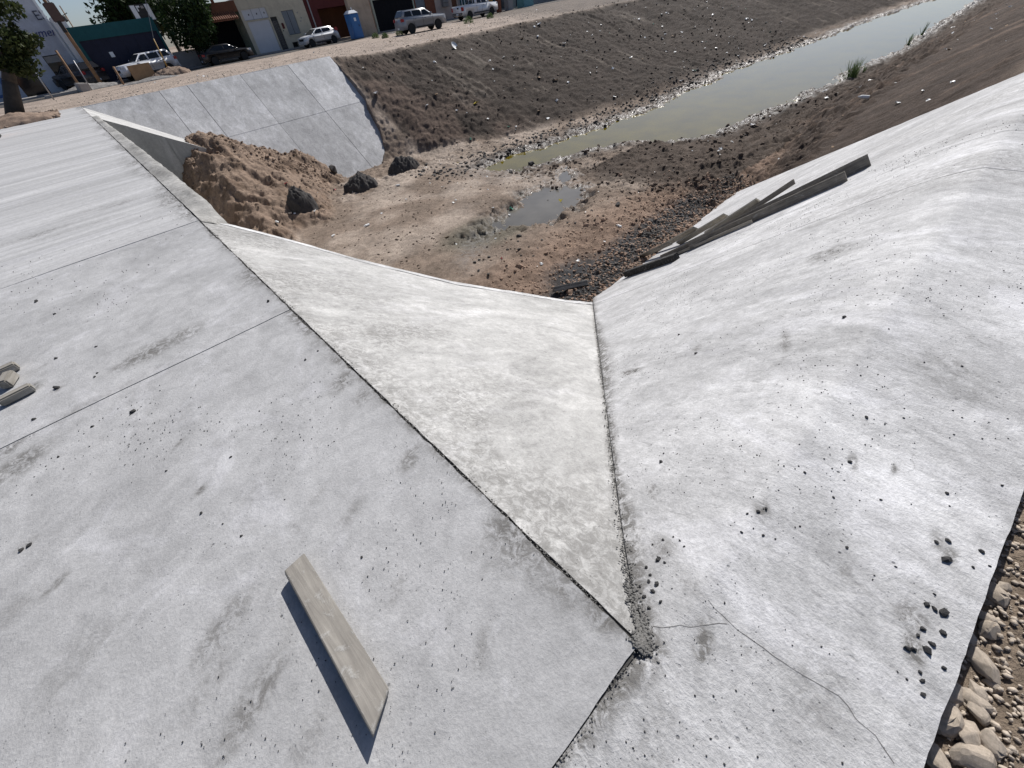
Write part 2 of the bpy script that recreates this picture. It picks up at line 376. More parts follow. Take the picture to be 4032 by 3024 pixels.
def terrain(s, n, full=False):
    s = np.asarray(s, float); n = np.asarray(n, float)
    wob = fbm(s * .55, n * .55, 4, 5) * .9
    Ls = np.interp(s, L_S, L_N) + wob; Rs = np.interp(s, R_S, R_N) + wob * .5 + fbm(s * 2, n * 2, 3, 9) * .3
    cn = CREST_N - .055 * np.clip(s - 16, 0, 80) + smooth(s, 15, 18) * fbm(s * .3, s * 0, 3, 3) * .8
    cz = -.05 - .25 * smooth(s, 15, 19)
    tn = np.interp(s, [0, 14, 16, 20, 25, 33, 60, 130], [28.3, 28.2, 26.8, 23.8, 21.6, 20.4, 19.4, 13])
    tz = np.interp(s, [0, 14, 18, 25], [-5.4, -5.35, -5.1, -5.1])
    bn = np.interp(s, [0, 12, 17, 20, 30, 60, 130], [4.7, 4.7, 5.3, 6.2, 8.2, 8.0, 4.5])
    bz = np.interp(s, [0, 7, 12, 17, 20, 30], [-4.25, -4.2, -4.25, -4.75, -4.7, -4.95])
    ws = smooth(s, 14.4, 15.6)
    def seg(a, za, b, zb): return za + (zb - za) * np.clip((n - a) / np.maximum(b - a, .05), 0, 1)
    dry = seg(bn, bz, tn, tz) + .12 * np.sin(np.clip((n - bn) / (tn - bn), 0, 1) * math.pi)
    deep = -5.13 - .45 * smooth(np.minimum(n - Rs, Ls - n), 0, 1.3)
    wetv = np.where(n < Rs, seg(bn, bz, Rs, -5.13), np.where(n < Ls, deep, seg(Ls, -5.13, np.maximum(tn, Ls + .3), tz)))
    bed = dry * (1 - ws) + wetv * ws
    z = np.where(n < 0, -.30, np.where(n < bn, seg(np.zeros_like(s), -.42, bn, bz), np.where(n < tn, bed, np.where(n < cn, seg(tn, tz, cn, cz), cz + (0 - cz) * smooth(n - cn, 0, 5)))))
    inlin = (s < np.interp(n, [27, 28.1, 28.9, 30.15, 31.9, 32.4, 36.3], [12.9, 13.2, 14.1, 14.75, 15.2, 15.5, 15.64])) & (n > 27.9) & (n < 36.9)          # under the lining of the far side
    # heap of excavated earth against the wing wall
    hn = fbm(s * .8, n * .8, 5, 21); rg = np.abs(fbm(s * .55 + 3, n * .55, 3, 61))
    heap = -1.95 - .52 * np.maximum(0, s - 4.6) - .9 * np.maximum(0, 3.6 - s) - .27 * np.maximum(0, 29.6 - n) - .34 * np.maximum(0, n - 30.2) - .035 * np.maximum(0, 29.6 - n) * np.sin(s * 1.7) + hn * .35 + .55 * (.35 - np.abs(fbm(s * 1.1 + .3 * n, n * .6, 5, 64, .6))) + .30 * (.3 - np.abs(fbm(s * 2.6, n * 2.2, 4, 65, .6)))
    heap = np.where(s > .3, heap, -9)
    onheap = smooth(heap - bed, -.1, .3) * (n < 35)
    rib = fbm(s * 1.25 + fbm(n * .25, s * .15, 3, 31) * 1.9 + n * .15, n * .10, 5, 33) * smooth(fbm(s * .16, n * .2, 3, 36), -.35, .25)
    onbank = smooth(n, tn - .4, tn + 1.0) * (1 - smooth(n, cn - .7, cn + .3)) * smooth(s, 15.4, 16.4)
    onbank2 = smooth(n, .1, .8) * (1 - smooth(n, bn - .6, bn + .6)) * smooth(s, 13, 14)
    fl = (1 - onbank) * (n > 4.5) * (n < cn)
    clod = fbm(s * 3.1, n * 3.1, 5, 41, .62); soft = fbm(s * .5, n * .5, 4, 43)
    nearR = 1 - smooth(n, 8.2, 10.5)
    amp = .025 + .06 * nearR + .10 * smooth(s, 13.2, 15.5) * (n < 21) + .09 * smooth(n, 20, 24)
    z = z + onbank * (rib * .15 + clod * .15 + .25 * fbm(s * .25, n * .3, 3, 35)) + onbank2 * (rib * .12 + clod * .12)
    pd = np.where((s > 7) & (s < 18) & (n > 9) & (n < 16.5), pud_dist(s, n), 9.0) + fbm(s * 2.2, n * 2.2, 5, 77, .65) * .95 + .06
    relief = np.where(fl > 0, fl * (np.maximum(clod, -.35) * amp * 1.6 + soft * .10), 0) * smooth(np.minimum(pd, 1.2), .0, 1.0)
    z = z + relief
    pool = ZP + np.clip(pd, -.15, .6) * np.where(pd < 0, .5, .22)
    k = 1 - smooth(pd, .1, .9); z = z * (1 - k) + pool * k
    z = np.where(inlin, np.minimum(z, z_far(n) - .35), z)
    z = np.where(n < 35.5, np.maximum(z, np.where((s < 14) & (n > 10), heap + clod * .07, -99)), z)
    deckreg = (s < .7) & (n > -.6) & (n < 36.9)
    z = np.where(deckreg, -.7, z)
    z = np.where((s < -10.2) | (n < -1), np.where(n < -1, -.30, -.02), z)
    if not full: return z
    # ---- soil colours (different soils, no light) and wetness
    def lay(c, col, w): w = w[..., None]; return c * (1 - w) + np.array(col) * w
    v1 = fbm(s * .35, n * .35, 5, 51) * .5 + .5; v2 = fbm(s * 1.3, n * 1.3, 4, 53) * .5 + .5
    c = np.zeros(s.shape + (3,)) + np.array([.215, .168, .132])                # bed mud
    c = lay(c, (.36, .30, .25), smooth(v1, .38, .62) * (n > 9.5) * .85)        # dry crust
    c = lay(c, (.15, .135, .105), (1 - smooth(np.hypot((s - 9) / 2.2, (n - 12) / 1.6), .6, 1.2)) * .9)   # greenish drying silt
    c = lay(c, (.225, .16, .12), nearR * (n > 4))                             # reddish rubble strip
    gs = smooth(n, 5.6 + (s - 8) * .08, 5.9 + (s - 8) * .08) * (1 - smooth(n, 6.7 + (s - 8) * .08, 7.3 + (s - 8) * .08)) * smooth(v2 + .25, .4, .6) * (1 - smooth(s, 15, 19))
    gs = np.maximum(gs, (1 - smooth(np.hypot(s - 8.3, n - 6.4), .8, 1.8)))
    c = lay(c, (.060, .060, .062), gs)                                          # black gravel along the toe
    c = lay(c, (.085, .066, .053), smooth(s, 15, 18) * (n < 14) * (n > 7))
    c = lay(c, (.056, .044, .036), onbank)                                      # dark earth of the far bank
    thin = fbm(s * 3.2 + n * .25 + fbm(n * .3, s * .2, 2, 37), n * .10, 3, 38); c = lay(c, (.15, .127, .105), onbank * smooth(thin, .34, .5) * smooth(v1, .45, .65) * .85)
    c = lay(c, (.12, .088, .070), onbank * (1 - smooth(s + (n - 28) * .4, 18, 23)) * smooth(v1, .35, .55))
    c = lay(c, (.070, .053, .043), onbank2); c = lay(c, (.16, .115, .088), onbank2 * smooth(rib, .1, .4) * .7)
    c = lay(c, (.25, .185, .14), onheap); c = lay(c, (.15, .105, .075), onheap * smooth(v2, .5, .7) * .8)
    c = lay(c, (.34, .28, .235), smooth(n, cn - .25, cn + .35) * (1 - smooth(n, 55, 60)))  # street side dirt
    c = lay(c, (.16, .135, .115), smooth(n, cn - .25, cn + .35) * smooth(s, 33, 44) * (1 - smooth(n, 80, 95)))
    c = lay(c, (.30, .25, .205), (n < -.7) * 1.0)
    wet = np.zeros(s.shape)
    wet = np.maximum(wet, (1 - smooth(np.minimum(np.abs(n - Ls), np.abs(n - Rs)), .05, 1.3)) * ws)
    wet = np.maximum(wet, 1 - smooth(np.abs(pd), .05, .8))
    wet = np.maximum(wet, .6 * (1 - smooth(np.hypot((s - 15) / 2.4, (n - 18) / 5.5), .4, 1.1)))
    c = lay(c, (.075, .06, .05), (1 - smooth(np.minimum(np.abs(n - Ls), np.abs(n - Rs)), .2, 2.2)) * ws * .8)
    wet = np.where(n > tn + .5, 0, wet); wet = np.maximum(wet, .8 * (1 - smooth(np.hypot((s - 8.6 - (n - 12)) / 1.3, (n - 11.6) / 2.2), .3, 1.0)))
    return z, np.concatenate([c, np.ones(s.shape + (1,))], -1), wet
def tz(x, y): return float(terrain(np.array([[x]]), np.array([[y]]))[0, 0])

MAT = {}
MAT['soil'] = soil('soil')
sv = np.concatenate([[-400, -200, -100, -50, -30, -20], np.linspace(-14, 0, 15), np.arange(.2, 22, .07), np.arange(22, 45, .14), np.arange(45, 95, .4), np.arange(95, 200, 6), [250, 320, 420, 700]])
nv = np.concatenate([[-500, -200, -100, -50, -25], np.arange(-12, -1, 1.), np.arange(-1, 5, .2), np.arange(5, 31, .075), np.arange(31, 38, .13), np.arange(38, 60, .6), [62, 66, 72, 80, 95, 120, 160, 220, 300, 420, 700]])
NN, SS = np.meshgrid(nv, sv)
zt, ct, wt = terrain(SS, NN, True)
grid('ground', SS, NN, zt, MAT['soil'], attrs={'tint': ('FLOAT_COLOR', ct), 'wet': ('FLOAT', wt)}, kind='structure')

# water of the canal and the puddle
MAT['water'] = water_mat('canal_water_surface', (.130, .102, .010), .05)
MB().add([(14.2, 5, ZW), (140, 2, ZW), (140, 22, ZW), (60, 22, ZW), (14.2, 22.5, ZW)], [(0, 1, 2, 3, 4)]).obj('water', MAT['water'], kind='structure')
MAT['puddle'] = water_mat('puddle_surface', (.13, .122, .105), 0.2)
bm = bmesh.new()
f = bm.faces.new([bm.verts.new((x + .30 * (x - 12.5) / 4, y + .40 * (y - 12.4) / 2, ZP)) for x, y in PUD]); bmesh.ops.triangulate(bm, faces=[f])
me = bpy.data.meshes.new('puddle_water'); bm.to_mesh(me); bm.free(); me.update()
if me.polygons[0].normal.z < 0: me.flip_normals()
link('puddle_water', me, MAT['puddle'], kind='structure')

# ------------------------------------------------------------------ concrete
MAT['deck'] = concrete('deck_concrete', (.395, .394, .395), None, .14, bump=.7)
MAT['deck_far'] = concrete('screeded_concrete', (.425, .424, .424), 'band', .16, bump=.4, pits=.4, scuff=0)
MAT['bank'] = concrete('bank_concrete', (.478, .477, .478), 'y', .20)
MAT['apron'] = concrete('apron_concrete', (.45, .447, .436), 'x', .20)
MAT['panel'] = concrete('panel_concrete', (.45, .45, .453), 'y', .20, rand=.12, attr=False, bump=.6, pits=.4)
MAT['lip'] = concrete('lip_concrete', (.53, .53, .53), None, .2)
MAT['kerb'] = concrete('kerb_concrete', (.33, .325, .31), None, .30)
MAT['wall'] = concrete('wall_concrete', (.40, .40, .38), 'z', .16, attr=False, bump=.7)
MAT['hairline'] = plain('hairline_crack', (.16, .155, .15), .95, spec=.05); MAT['mortar'] = plain('dark_mortar', (.10, .097, .092), .95, .35, 40, bump=.6, spec=.05)
MAT['crack'] = plain('dark_joint', (.05, .048, .045), .95, spec=.05)  # even dark colour of the joint fillers
def jit(t, seed, a=.02): return fbm(np.asarray(t) * 2.2, np.asarray(t) * 0 + seed, 5, seed, .7) * a

def blobs(S, N, lst):
    st = np.zeros(S.shape)
    for x, y, rx, ry, w, rot in lst:
        c, s_ = math.cos(rot), math.sin(rot); dx = (S - x) * c + (N - y) * s_; dy = -(S - x) * s_ + (N - y) * c
        st = np.maximum(st, w * (1 - smooth(np.hypot(dx / rx, dy / ry), .25, 1.0)))
    return st
deck = structure('deck')
def edge_s(n): return EDGE - .009 + jit(n, 91, .018) + jit(n * 4.1, 93, .011)
def deck_slab(n0, n1, ds, dn, m, blist, streak=False):
    nvv = np.unique(np.concatenate([np.arange(n0, n1, dn), [n1]]))
    sv_ = np.concatenate([[-10, -8, -6.5, -5.2, -4.2], np.arange(-3.6, EDGE - .25, ds), np.linspace(EDGE - .24, EDGE, 10)])
    N, S = np.meshgrid(nvv, sv_)
    N = N + (np.abs(jit(S, 94, .010)) + np.abs(jit(S * 4, 95, .006))) * (1 - smooth(N - n0, 0, .08)) * (n0 < 1)
    e = edge_s(N); S = S + (e - EDGE) * smooth(S, EDGE - .12, EDGE)
    Z = fbm(S * 1.1, N * 1.1, 4, 61) * .006 + fbm(S * 9, N * 9, 3, 63) * .0016
    if streak: Z = Z + fbm(S * .25, N * 1.6, 3, 65) * .016
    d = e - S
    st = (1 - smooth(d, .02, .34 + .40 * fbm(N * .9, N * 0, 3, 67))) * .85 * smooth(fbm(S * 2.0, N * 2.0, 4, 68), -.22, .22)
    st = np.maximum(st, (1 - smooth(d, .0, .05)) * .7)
    st = np.maximum(st, blobs(S, N, blist) * (.5 + .8 * (fbm(S * 4, N * 4, 4, 70) * .5 + .5)))
    return grid('slab', S, N, Z, m, deck, depth=.26, attrs={'stain': ('FLOAT', st)})
B1 = []
for px, rx, ry, w in (((1380, 2020), .14, .06, .5), ((880, 2470), .26, .11, .62), ((1000, 2760), .30, .10, .6), ((820, 2700), .2, .08, .4), ((1560, 2330), .12, .05, .5), ((1620, 1800), .16, .08, .6), ((1240, 1960), .12, .05, .4), ((1350, 1500), .22, .12, .8), ((1430, 1560), .16, .1, .6), ((60, 1840), .32, .2, .8), ((40, 1760), .30, .14, .7), ((700, 1750), .1, .03, .6), ((300, 2600), .3, .15, .3), ((60, 2400), .2, .1, .3), ((1900, 2550), .15, .06, .4), ((790, 1930), .06, .04, .9), ((220, 2300), .1, .04, .7), ((110, 2140), .08, .04, .7), ((1240, 2870), .2, .08, .4), ((2380, 2420), .1, .12, .9), ((2200, 2250), .16, .08, .5)):
    p = at(*px); B1.append((p.x, p.y, rx, ry, w, 0.5))
B2 = []
for px, rx, ry, w, r in (((590, 1385), .34, .20, .95, .1), ((700, 1330), .36, .20, .8, .3), ((500, 1430), .28, .10, .6, .2), ((120, 1530), .14, .10, .8, 0), ((225, 1530), .08, .05, .9, 0), ((1020, 1060), .16, .3, .6, 0), ((160, 1450), .06, .05, .8, 0), ((300, 1620), .4, .08, .4, .1), ((420, 1560), .3, .06, .4, .1), ((150, 1010), .5, .12, .35, 0)):
    p = at(*px); B2.append((p.x, p.y, rx, ry, w, r))
B3 = []
for px, rx, ry, w in (((470, 800), .5, .2, .45), ((300, 900), .8, .15, .4), ((140, 925), .6, .25, .5), ((600, 860), .4, .12, .4), ((400, 640), .4, .2, .4), ((220, 760), .7, .2, .3), ((330, 830), .9, .12, .35)):
    p = at(*px); B3.append((p.x, p.y, rx, ry, w, 0))
deck_slab(.066, 3.893, .04, .03, MAT['deck'], B1)
deck_slab(3.907, 7.69, .055, .055, MAT['deck'], B2)
deck_slab(7.702, 36.9, .14, .15, MAT['deck_far'], B3, True)
def strip(name, x0, x1, y0, y1, z, parent, m='crack'): return MB().add([(x0, y0, z), (x1, y0, z), (x1, y1, z), (x0, y1, z)], [(0, 1, 2, 3)]).obj(name, MAT[m], parent)
for y in (3.90, 7.696): strip('joint_filler', -10, EDGE - .03, y - .03, y + .03, -.012, deck)
strip('joint_filler', -10, EDGE - .01, .058, .088, -.012, deck, 'mortar')
strip('joint_filler', EDGE - .07, EDGE + .012, .08, 29, -.026, deck, 'mortar')

# kerb of the deck over the culvert mouth, the head wall under it
kn = np.arange(7.62, 28.95, .12); kt = np.linspace(0, 1, 8)
KT, KN = np.meshgrid(kt, kn)
k0 = EDGE + .012 + jit(KN, 97, .012); k1 = EDGE + .33 - .10 * smooth(KN, 12, 29) + jit(KN, 98, .03) - .0 * KN
KS = k0 + (k1 - k0) * KT
KS = np.where(KN < 8.0, np.minimum(KS, k0 + (k1 - k0) * KT * np.clip((KN - 7.5) / .35, .5, 1)), KS)
KZ = .004 - .62 * (KS - EDGE) * (1 - smooth(KN, 7.7, 8.9)) + fbm(KS * 8, KN * 2, 4, 71) * .015 - .03 * smooth(KT, .8, 1.0)
kst = np.clip(.30 + .9 * fbm(KS * 3, KN * 1.3, 4, 72) + .5 * smooth(KN, 8, 7.7), 0, 1)
grid('kerb', KS, KN, KZ, MAT['kerb'], deck, depth=.45, attrs={'stain': ('FLOAT', kst * .8)})
MB().box(EDGE + .02, 8.1, -6.2, EDGE + .27, 28.9, -.452).obj('head_wall', MAT['wall'], deck)

# apron sloping from the deck edge down to the canal bed, with the lip beam along its open side
def build_apron():
    root = structure('apron')
    sv_ = np.concatenate([EDGE + .006 + np.linspace(0, 1, 70) ** 1.6 * 2.6, np.arange(3.14, 7.7, .06)])
    tv = np.linspace(0, 1, 120)
    T, S = np.meshgrid(tv, sv_)
    n0 = n_valley(S) - .03; n1 = n_lip(S) - .31
    n1 = np.maximum(n1, n0 + .01); N = n0 + (n1 - n0) * T
    Z = -APRON_SL * (S - EDGE) - .012 + fbm(S * 1.2, N * 1.2, 4, 73) * .012 + fbm(S * 5, N * 9, 4, 75) * .004
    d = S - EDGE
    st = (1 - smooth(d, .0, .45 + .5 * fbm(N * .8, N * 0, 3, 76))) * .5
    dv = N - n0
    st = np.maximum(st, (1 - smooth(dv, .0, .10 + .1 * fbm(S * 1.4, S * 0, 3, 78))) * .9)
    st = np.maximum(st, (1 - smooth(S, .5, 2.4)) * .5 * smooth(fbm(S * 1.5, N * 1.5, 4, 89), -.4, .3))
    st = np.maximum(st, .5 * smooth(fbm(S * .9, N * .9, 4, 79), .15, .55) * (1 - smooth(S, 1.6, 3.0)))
    s0 = np.broadcast_to(S - .02 + jit(N, 81, .012), S.shape)
    S2 = S + np.abs(jit(N, 83, .016)) * (1 - smooth(S - EDGE, 0, .18))
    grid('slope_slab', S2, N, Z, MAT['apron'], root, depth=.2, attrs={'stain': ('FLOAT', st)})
    tv2 = np.linspace(0, 1, 9); T, S = np.meshgrid(tv2, sv_)
    nb = n_lip(S) - .285; ne = n_lip(S) + jit(S, 85, .03); N = nb + (ne - nb) * T
    Z = -APRON_SL * (S - EDGE) - .008 + fbm(S * 3, N * 6, 4, 87) * .012 - .05 * smooth(T, .7, 1.0) ** 2
    grid('lip_beam', S, N, Z, MAT['lip'], root, depth=.5, attrs={'stain': ('FLOAT', np.clip(.15 + fbm(S * 2, N * 3, 3, 88) * .7, 0, .5))})
    grid('joint_filler', S[:, :2], np.stack([n_lip(sv_) - .34, n_lip(sv_) - .25], 1), (-APRON_SL * (S[:, :2] - EDGE) - .045), MAT['crack'], root)
build_apron()

def bank_z(X, N):
    X = np.asarray(X, float); N = np.asarray(N, float)
    return z_bank(N, X) * smooth(X, .15, .60) + fbm(X * .7, N * .7, 4, 103) * .005 + fbm(X * 10, N * 3, 4, 105) * .0045 * smooth(N, -.3, .6) + fbm(X * 9, N * 9, 3, 107) * .002
# bank lining on the near side: three slabs with joints running down the slope
bank = structure('bank_lining')
def s_end(n): return .72 * n
ee_n = np.linspace(-1, 6.6, 60); ee_s = []
for _q in ee_n:                             # far end of the bank slabs: cut straight up the slope
    best = min(np.arange(10, 21, .02), key=lambda x: abs((lambda p: (p[1] - 285) - (815 - 285) / (2760 - 4032) * (p[0] - 4032))(pix(x, _q, float(z_bank(_q, x)))))); ee_s.append(best)
ee_s = np.array(ee_s)
def bank_slab(sa, sb, ds, last=False):
    s1 = np.unique(np.concatenate([np.arange(sa, sb, ds), [sb]])); t1 = np.linspace(0, 1, 130) ** 1.5
    T, S = np.meshgrid(t1, s1)
    nm = np.where(S < EDGE, .063, np.minimum(n_valley(S) - .012, 6.35)); nm = np.where(S > 7.55, 6.35, nm)
    ne = -.715 - .045 * S + jit(S * 2, 101, .004) + jit(S * 8, 102, .005); N = ne + (nm - ne) * T
    X = S.copy()
    if last: X = S + smooth(S, 8.3, sb) * (np.interp(N, ee_n, ee_s) - sb)
    Z = bank_z(X, N)
    Z = Z - .008 * (1 - smooth(nm - N, 0, .04)) * (S < EDGE)
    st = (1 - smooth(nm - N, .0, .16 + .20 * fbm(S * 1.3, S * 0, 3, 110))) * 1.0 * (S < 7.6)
    st = np.maximum(st, blobs(X, N, BB) * (.6 + .9 * (fbm(X * 4, N * 4, 4, 111) * .5 + .5)))
    st = np.maximum(st, .35 * smooth(fbm(X * 1.4, N * .25, 4, 113), .2, .6))
    return grid('slab', X, N, Z, MAT['bank'], bank, depth=.25, attrs={'stain': ('FLOAT', st)})
BB = []
for px, rx, ry, w in (((2480, 1480), .10, .16, 1), ((2770, 2530), .13, .05, 1), ((3590, 2430), .10, .09, .7), ((3600, 2560), .08, .05, .9), ((3740, 2190), .05, .05, .9), ((3690, 2130), .05, .05, .7), ((2600, 1830), .05, .04, .9), ((3000, 2000), .07, .05, .8), ((3360, 1820), .07, .03, .8), ((3520, 1850), .05, .03, .8), ((2740, 1390), .12, .06, .7), ((3080, 1370), .3, .04, .7), ((3250, 1030), .35, .25, .55), ((2580, 2900), .3, .1, .3), ((3200, 2700), .3, .2, .25), ((3330, 2260), .08, .04, .5), ((2620, 2120), .1, .1, .6), ((3900, 1300), .4, .3, .3)):
    p = at(*px) if px[1] > 1750 else on_plane(*px, (0, BANK_SL, 1), BANK_SL * BANK_C); BB.append((p.x, p.y, rx, ry, w, 0.3))
bank_slab(-1.6, 6.69, .045); bank_slab(6.705, 8.19, .05); bank_slab(8.205, 13.0, .07, True)

# lining of the far side: two rows of panels, joints left open, coping along the top
lining = structure('canal_lining')
cols = [.55, 4.40, 5.97, 9.20, 12.45, 15.65]; rows = [(32.51, CREST_N - .02), (27.2, 32.485)]
for i in range(5):
    for j, (a, b) in enumerate(rows):
        x0, x1 = cols[i] + .012, cols[i + 1] - .012
        X, Y = np.meshgrid(np.linspace(x0, x1, 26), np.linspace(a, b, 30), indexing='ij')
        if i == 4: xe = np.interp(Y, [27, 28.1, 28.9, 30.15, 31.9, 32.4, 36.3], [12.9, 13.2, 14.1, 14.75, 15.2, 15.5, 15.64]) + jit(Y * .9, 121 + j, .05); X = x0 + (X - x0) / (x1 - x0) * (xe - x0)
        if False: X = X + smooth(X, x1 - .3, x1) * (jit(Y * .6, 121 + j, .05) - (.18 * smooth(Y, 29.5, 28.3) if j else 0) + (.12 * smooth(Y, 32.5, 31.5) if j else 0))
        Z = z_far(Y) + .02 + fbm(X * .8, Y * .8, 3, 123 + i) * .012 + .008 * ((i * 7 + j * 3) % 3 - 1)
        grid('panel', X, Y, Z, MAT['panel'], lining, depth=.16)
MB().box(.2, CREST_N, -.3, 15.68, CREST_N + .16, .012).obj('coping', MAT['bank'], lining, bevel=.02)
MB().add([(.5, CREST_N, -.014), (15.4, CREST_N, -.014), (12.6, 27, z_far(27) - .014), (.5, 27, z_far(27) - .014)], [(0, 1, 2, 3)]).obj('joint_filler', MAT['crack'], lining)

# far apron with its wing wall, mirror of the near one
fa = structure('wing_wall')
def far_apron():
    S, T = np.meshgrid(np.linspace(EDGE, 8.0, 60), np.linspace(0, 1, 24), indexing='ij')
    z = -APRON_SL * (S - EDGE); n1 = np.clip(CREST_N + 1.5 * z + .05, 29.02, 40); N = 29.0 + (n1 - 29.0) * T
    grid('slope_slab', S, N, z + fbm(S * 2, N * 2, 3, 131) * .012, MAT['apron'], fa, depth=.1, attrs={'stain': ('FLOAT', S * 0)})
far_apron()
def wing(s0, s1):
    S = np.linspace(s0, s1, 24); top = -APRON_SL * (S - EDGE) - .004 + jit(S, 133, .02)
    S2, K = np.meshgrid(S, np.linspace(0, 1, 20), indexing='ij')
    Z = top[:, None] * (1 - K) + (-6.2) * K; N = 28.985 - .0 * Z + fbm(S2 * 1.3, Z * 1.3, 3, 135) * .01
    V = np.stack([S2, N, Z], -1).reshape(-1, 3); F = grid_faces(24, 20)
    W = V + np.array([0, .2, 0])
    me = np_mesh('wall_face', np.concatenate([V, W]), np.concatenate([F, F[:, ::-1] + len(V)])); me.update()
    o = link('wall_face', me, MAT['wall'], fa, smooth_=True)
wing(EDGE + .28, 2.62); wing(2.635, 8.0)

# ------------------------------------------------------------------ street: sheets
NF = 58.0                                    # the line of house fronts
def S_(px, py=150, n=NF): return at_n(px, py, n).x
def SZ(px, py, n=NF): p = at_n(px, py, n); return p.x, p.z
MAT['asphalt'] = plain('worn_asphalt', (.075, .072, .07), .9, .22, 1.2, bump=.3, dirt=((.20, .165, .135), .55), spec=.2)
MAT['pave'] = plain('pavement_concrete', (.30, .29, .28), .9, .16, 2.0, dirt=((.16, .14, .12), .5), spec=.2)
def sheet(name, pts, m):
    return MB().add(pts, [tuple(range(len(pts)))]).obj(name, m, kind='structure')
xs = list(range(-60, 96, 4)); lo = [52.6 + 1.0 * math.sin(x * .7) + .5 * math.sin(x * 1.9) - (.9 if 17 < x < 31 else 0) for x in xs]
mb = MB()
mb.add([(x, y, .012) for x, y in zip(xs, lo)] + [(x, 56.6, .012) for x in xs], [(i, i + 1, len(xs) + i + 1, len(xs) + i) for i in range(len(xs) - 1)])
mb.obj('street', MAT['asphalt'], kind='structure')
MB().box(-60, 56.6, -.1, 95, NF + .3, .13).obj('pavement', MAT['pave'], kind='structure', bevel=.02)

# ------------------------------------------------------------------ buildings
def wall_mb(x0, x1, z0, z1, y0, y1, holes=()):
    """wall of boxes round rectangular openings (x0,x1,z0,z1)"""
    mb = MB(); X = sorted({x0, x1} | {h[0] for h in holes} | {h[1] for h in holes}); Z = sorted({z0, z1} | {h[2] for h in holes} | {h[3] for h in holes})
    X = [x for x in X if x0 <= x <= x1]; Z = [z for z in Z if z0 <= z <= z1]
    for a, b in zip(X, X[1:]):
        run = None
        for c, d in zip(Z, Z[1:]):
            mx, mz = (a + b) / 2, (c + d) / 2; hole = any(h[0] < mx < h[1] and h[2] < mz < h[3] for h in holes)
            if not hole:
                if run and abs(run[1] - c) < 1e-6: run[1] = d
                else:
                    if run: mb.box(a, y0, run[0], b, y1, run[1])
                    run = [c, d]
            elif run: mb.box(a, y0, run[0], b, y1, run[1]); run = None
        if run: mb.box(a, y0, run[0], b, y1, run[1])
    return mb
def M_(key, *a, **k):
    if key not in MAT: MAT[key] = plain(key, *a, **k)
    return MAT[key]
for k, c, r in (('cream_render', (.52, .475, .37), .85), ('white_render', (.55, .57, .62), .8), ('dark_red_paint', (.115, .032, .03), .8), ('teal_paint', (.02, .095, .105), .75), ('brown_paint', (.16, .075, .045), .85), ('rust_brown', (.22, .085, .05), .85), ('pink_render', (.50, .40, .34), .85), ('pale_green_render', (.50, .53, .42), .85), ('beige_plaster', (.46, .37, .28), .9), ('dark_interior', (.012, .012, .014), .9), ('grey_render', (.30, .29, .28), .9), ('stone_grey', (.36, .34, .32), .9), ('navy_steel', (.018, .022, .045), .5)):
    M_(k, c, r, .10, 1.6, bump=.12, dirt=(tuple(q * .5 for q in c), .45), spec=.2)
M_('garage_steel', (.56, .575, .60), .55, .05, 2.0); M_('shutter_grey', (.17, .19, .21), .6, .10, 3.0); M_('black_iron', (.02, .02, .02), .6); M_('white_paint', (.72, .73, .74), .5, .05)
M_('glass_dark', (.012, .015, .018), .08, .05); M_('poster_blue', (.05, .12, .30), .5); M_('roof_tile', (.20, .08, .045), .85, .2, 5); M_('galvanised', (.32, .32, .33), .45, .1, 3, .6)
M_('ochre_paint', (.35, .21, .05), .6, .15, 3, dirt=((.10, .06, .02), .5)); M_('sign_white', (.80, .83, .84), .5, .04)
DK = MAT['dark_interior']
def shell(root, x1, h, depth=7.0, m='grey_render', roof_over=0.0):
    """side walls, back and roof behind a front wall at local y 0..0.2"""
    MB().box(0, .21, 0, .18, depth, h - .02).obj('side_wall', MAT[m], root)
    MB().box(x1 - .18, .21, 0, x1, depth, h - .02).obj('side_wall', MAT[m], root)
    MB().box(.18, depth - .2, 0, x1 - .18, depth, h - .02).obj('back_wall', MAT[m], root)
    MB().box(.18, .21, h - .35, x1 - .18, depth - .2, h - .2).obj('roof', MAT['grey_render'], root)
def slats(root, name, x0, x1, z0, z1, y, m, n, vertical=False, gap=.012, t=.03):
    for i in range(n):
        mb = MB()
        if vertical: w = (x1 - x0) / n; mb.box(x0 + i * w + gap / 2, y, z0, x0 + (i + 1) * w - gap / 2, y + t, z1)
        else: w = (z1 - z0) / n; mb.box(x0, y, z0 + i * w + gap / 2, x1, y + t, z0 + (i + 1) * w - gap / 2)
        mb.obj(name, m, root)
def text_mesh(name, body, size, m, parent, loc, shear=0.0, ext=.02):
    cu = bpy.data.curves.new(name, 'FONT'); cu.body = body; cu.size = size; cu.extrude = ext; cu.shear = shear; cu.resolution_u = 2
    tmp = bpy.data.objects.new(name, cu); COL.objects.link(tmp)
    dg = bpy.context.evaluated_depsgraph_get(); me = bpy.data.meshes.new_from_object(tmp.evaluated_get(dg)); bpy.data.objects.remove(tmp)
    me.transform(Matrix.Rotation(math.pi / 2, 4, 'X')); me.name = name
    me.materials.clear(); o = link(name, me, m, parent); o.location = loc; return o

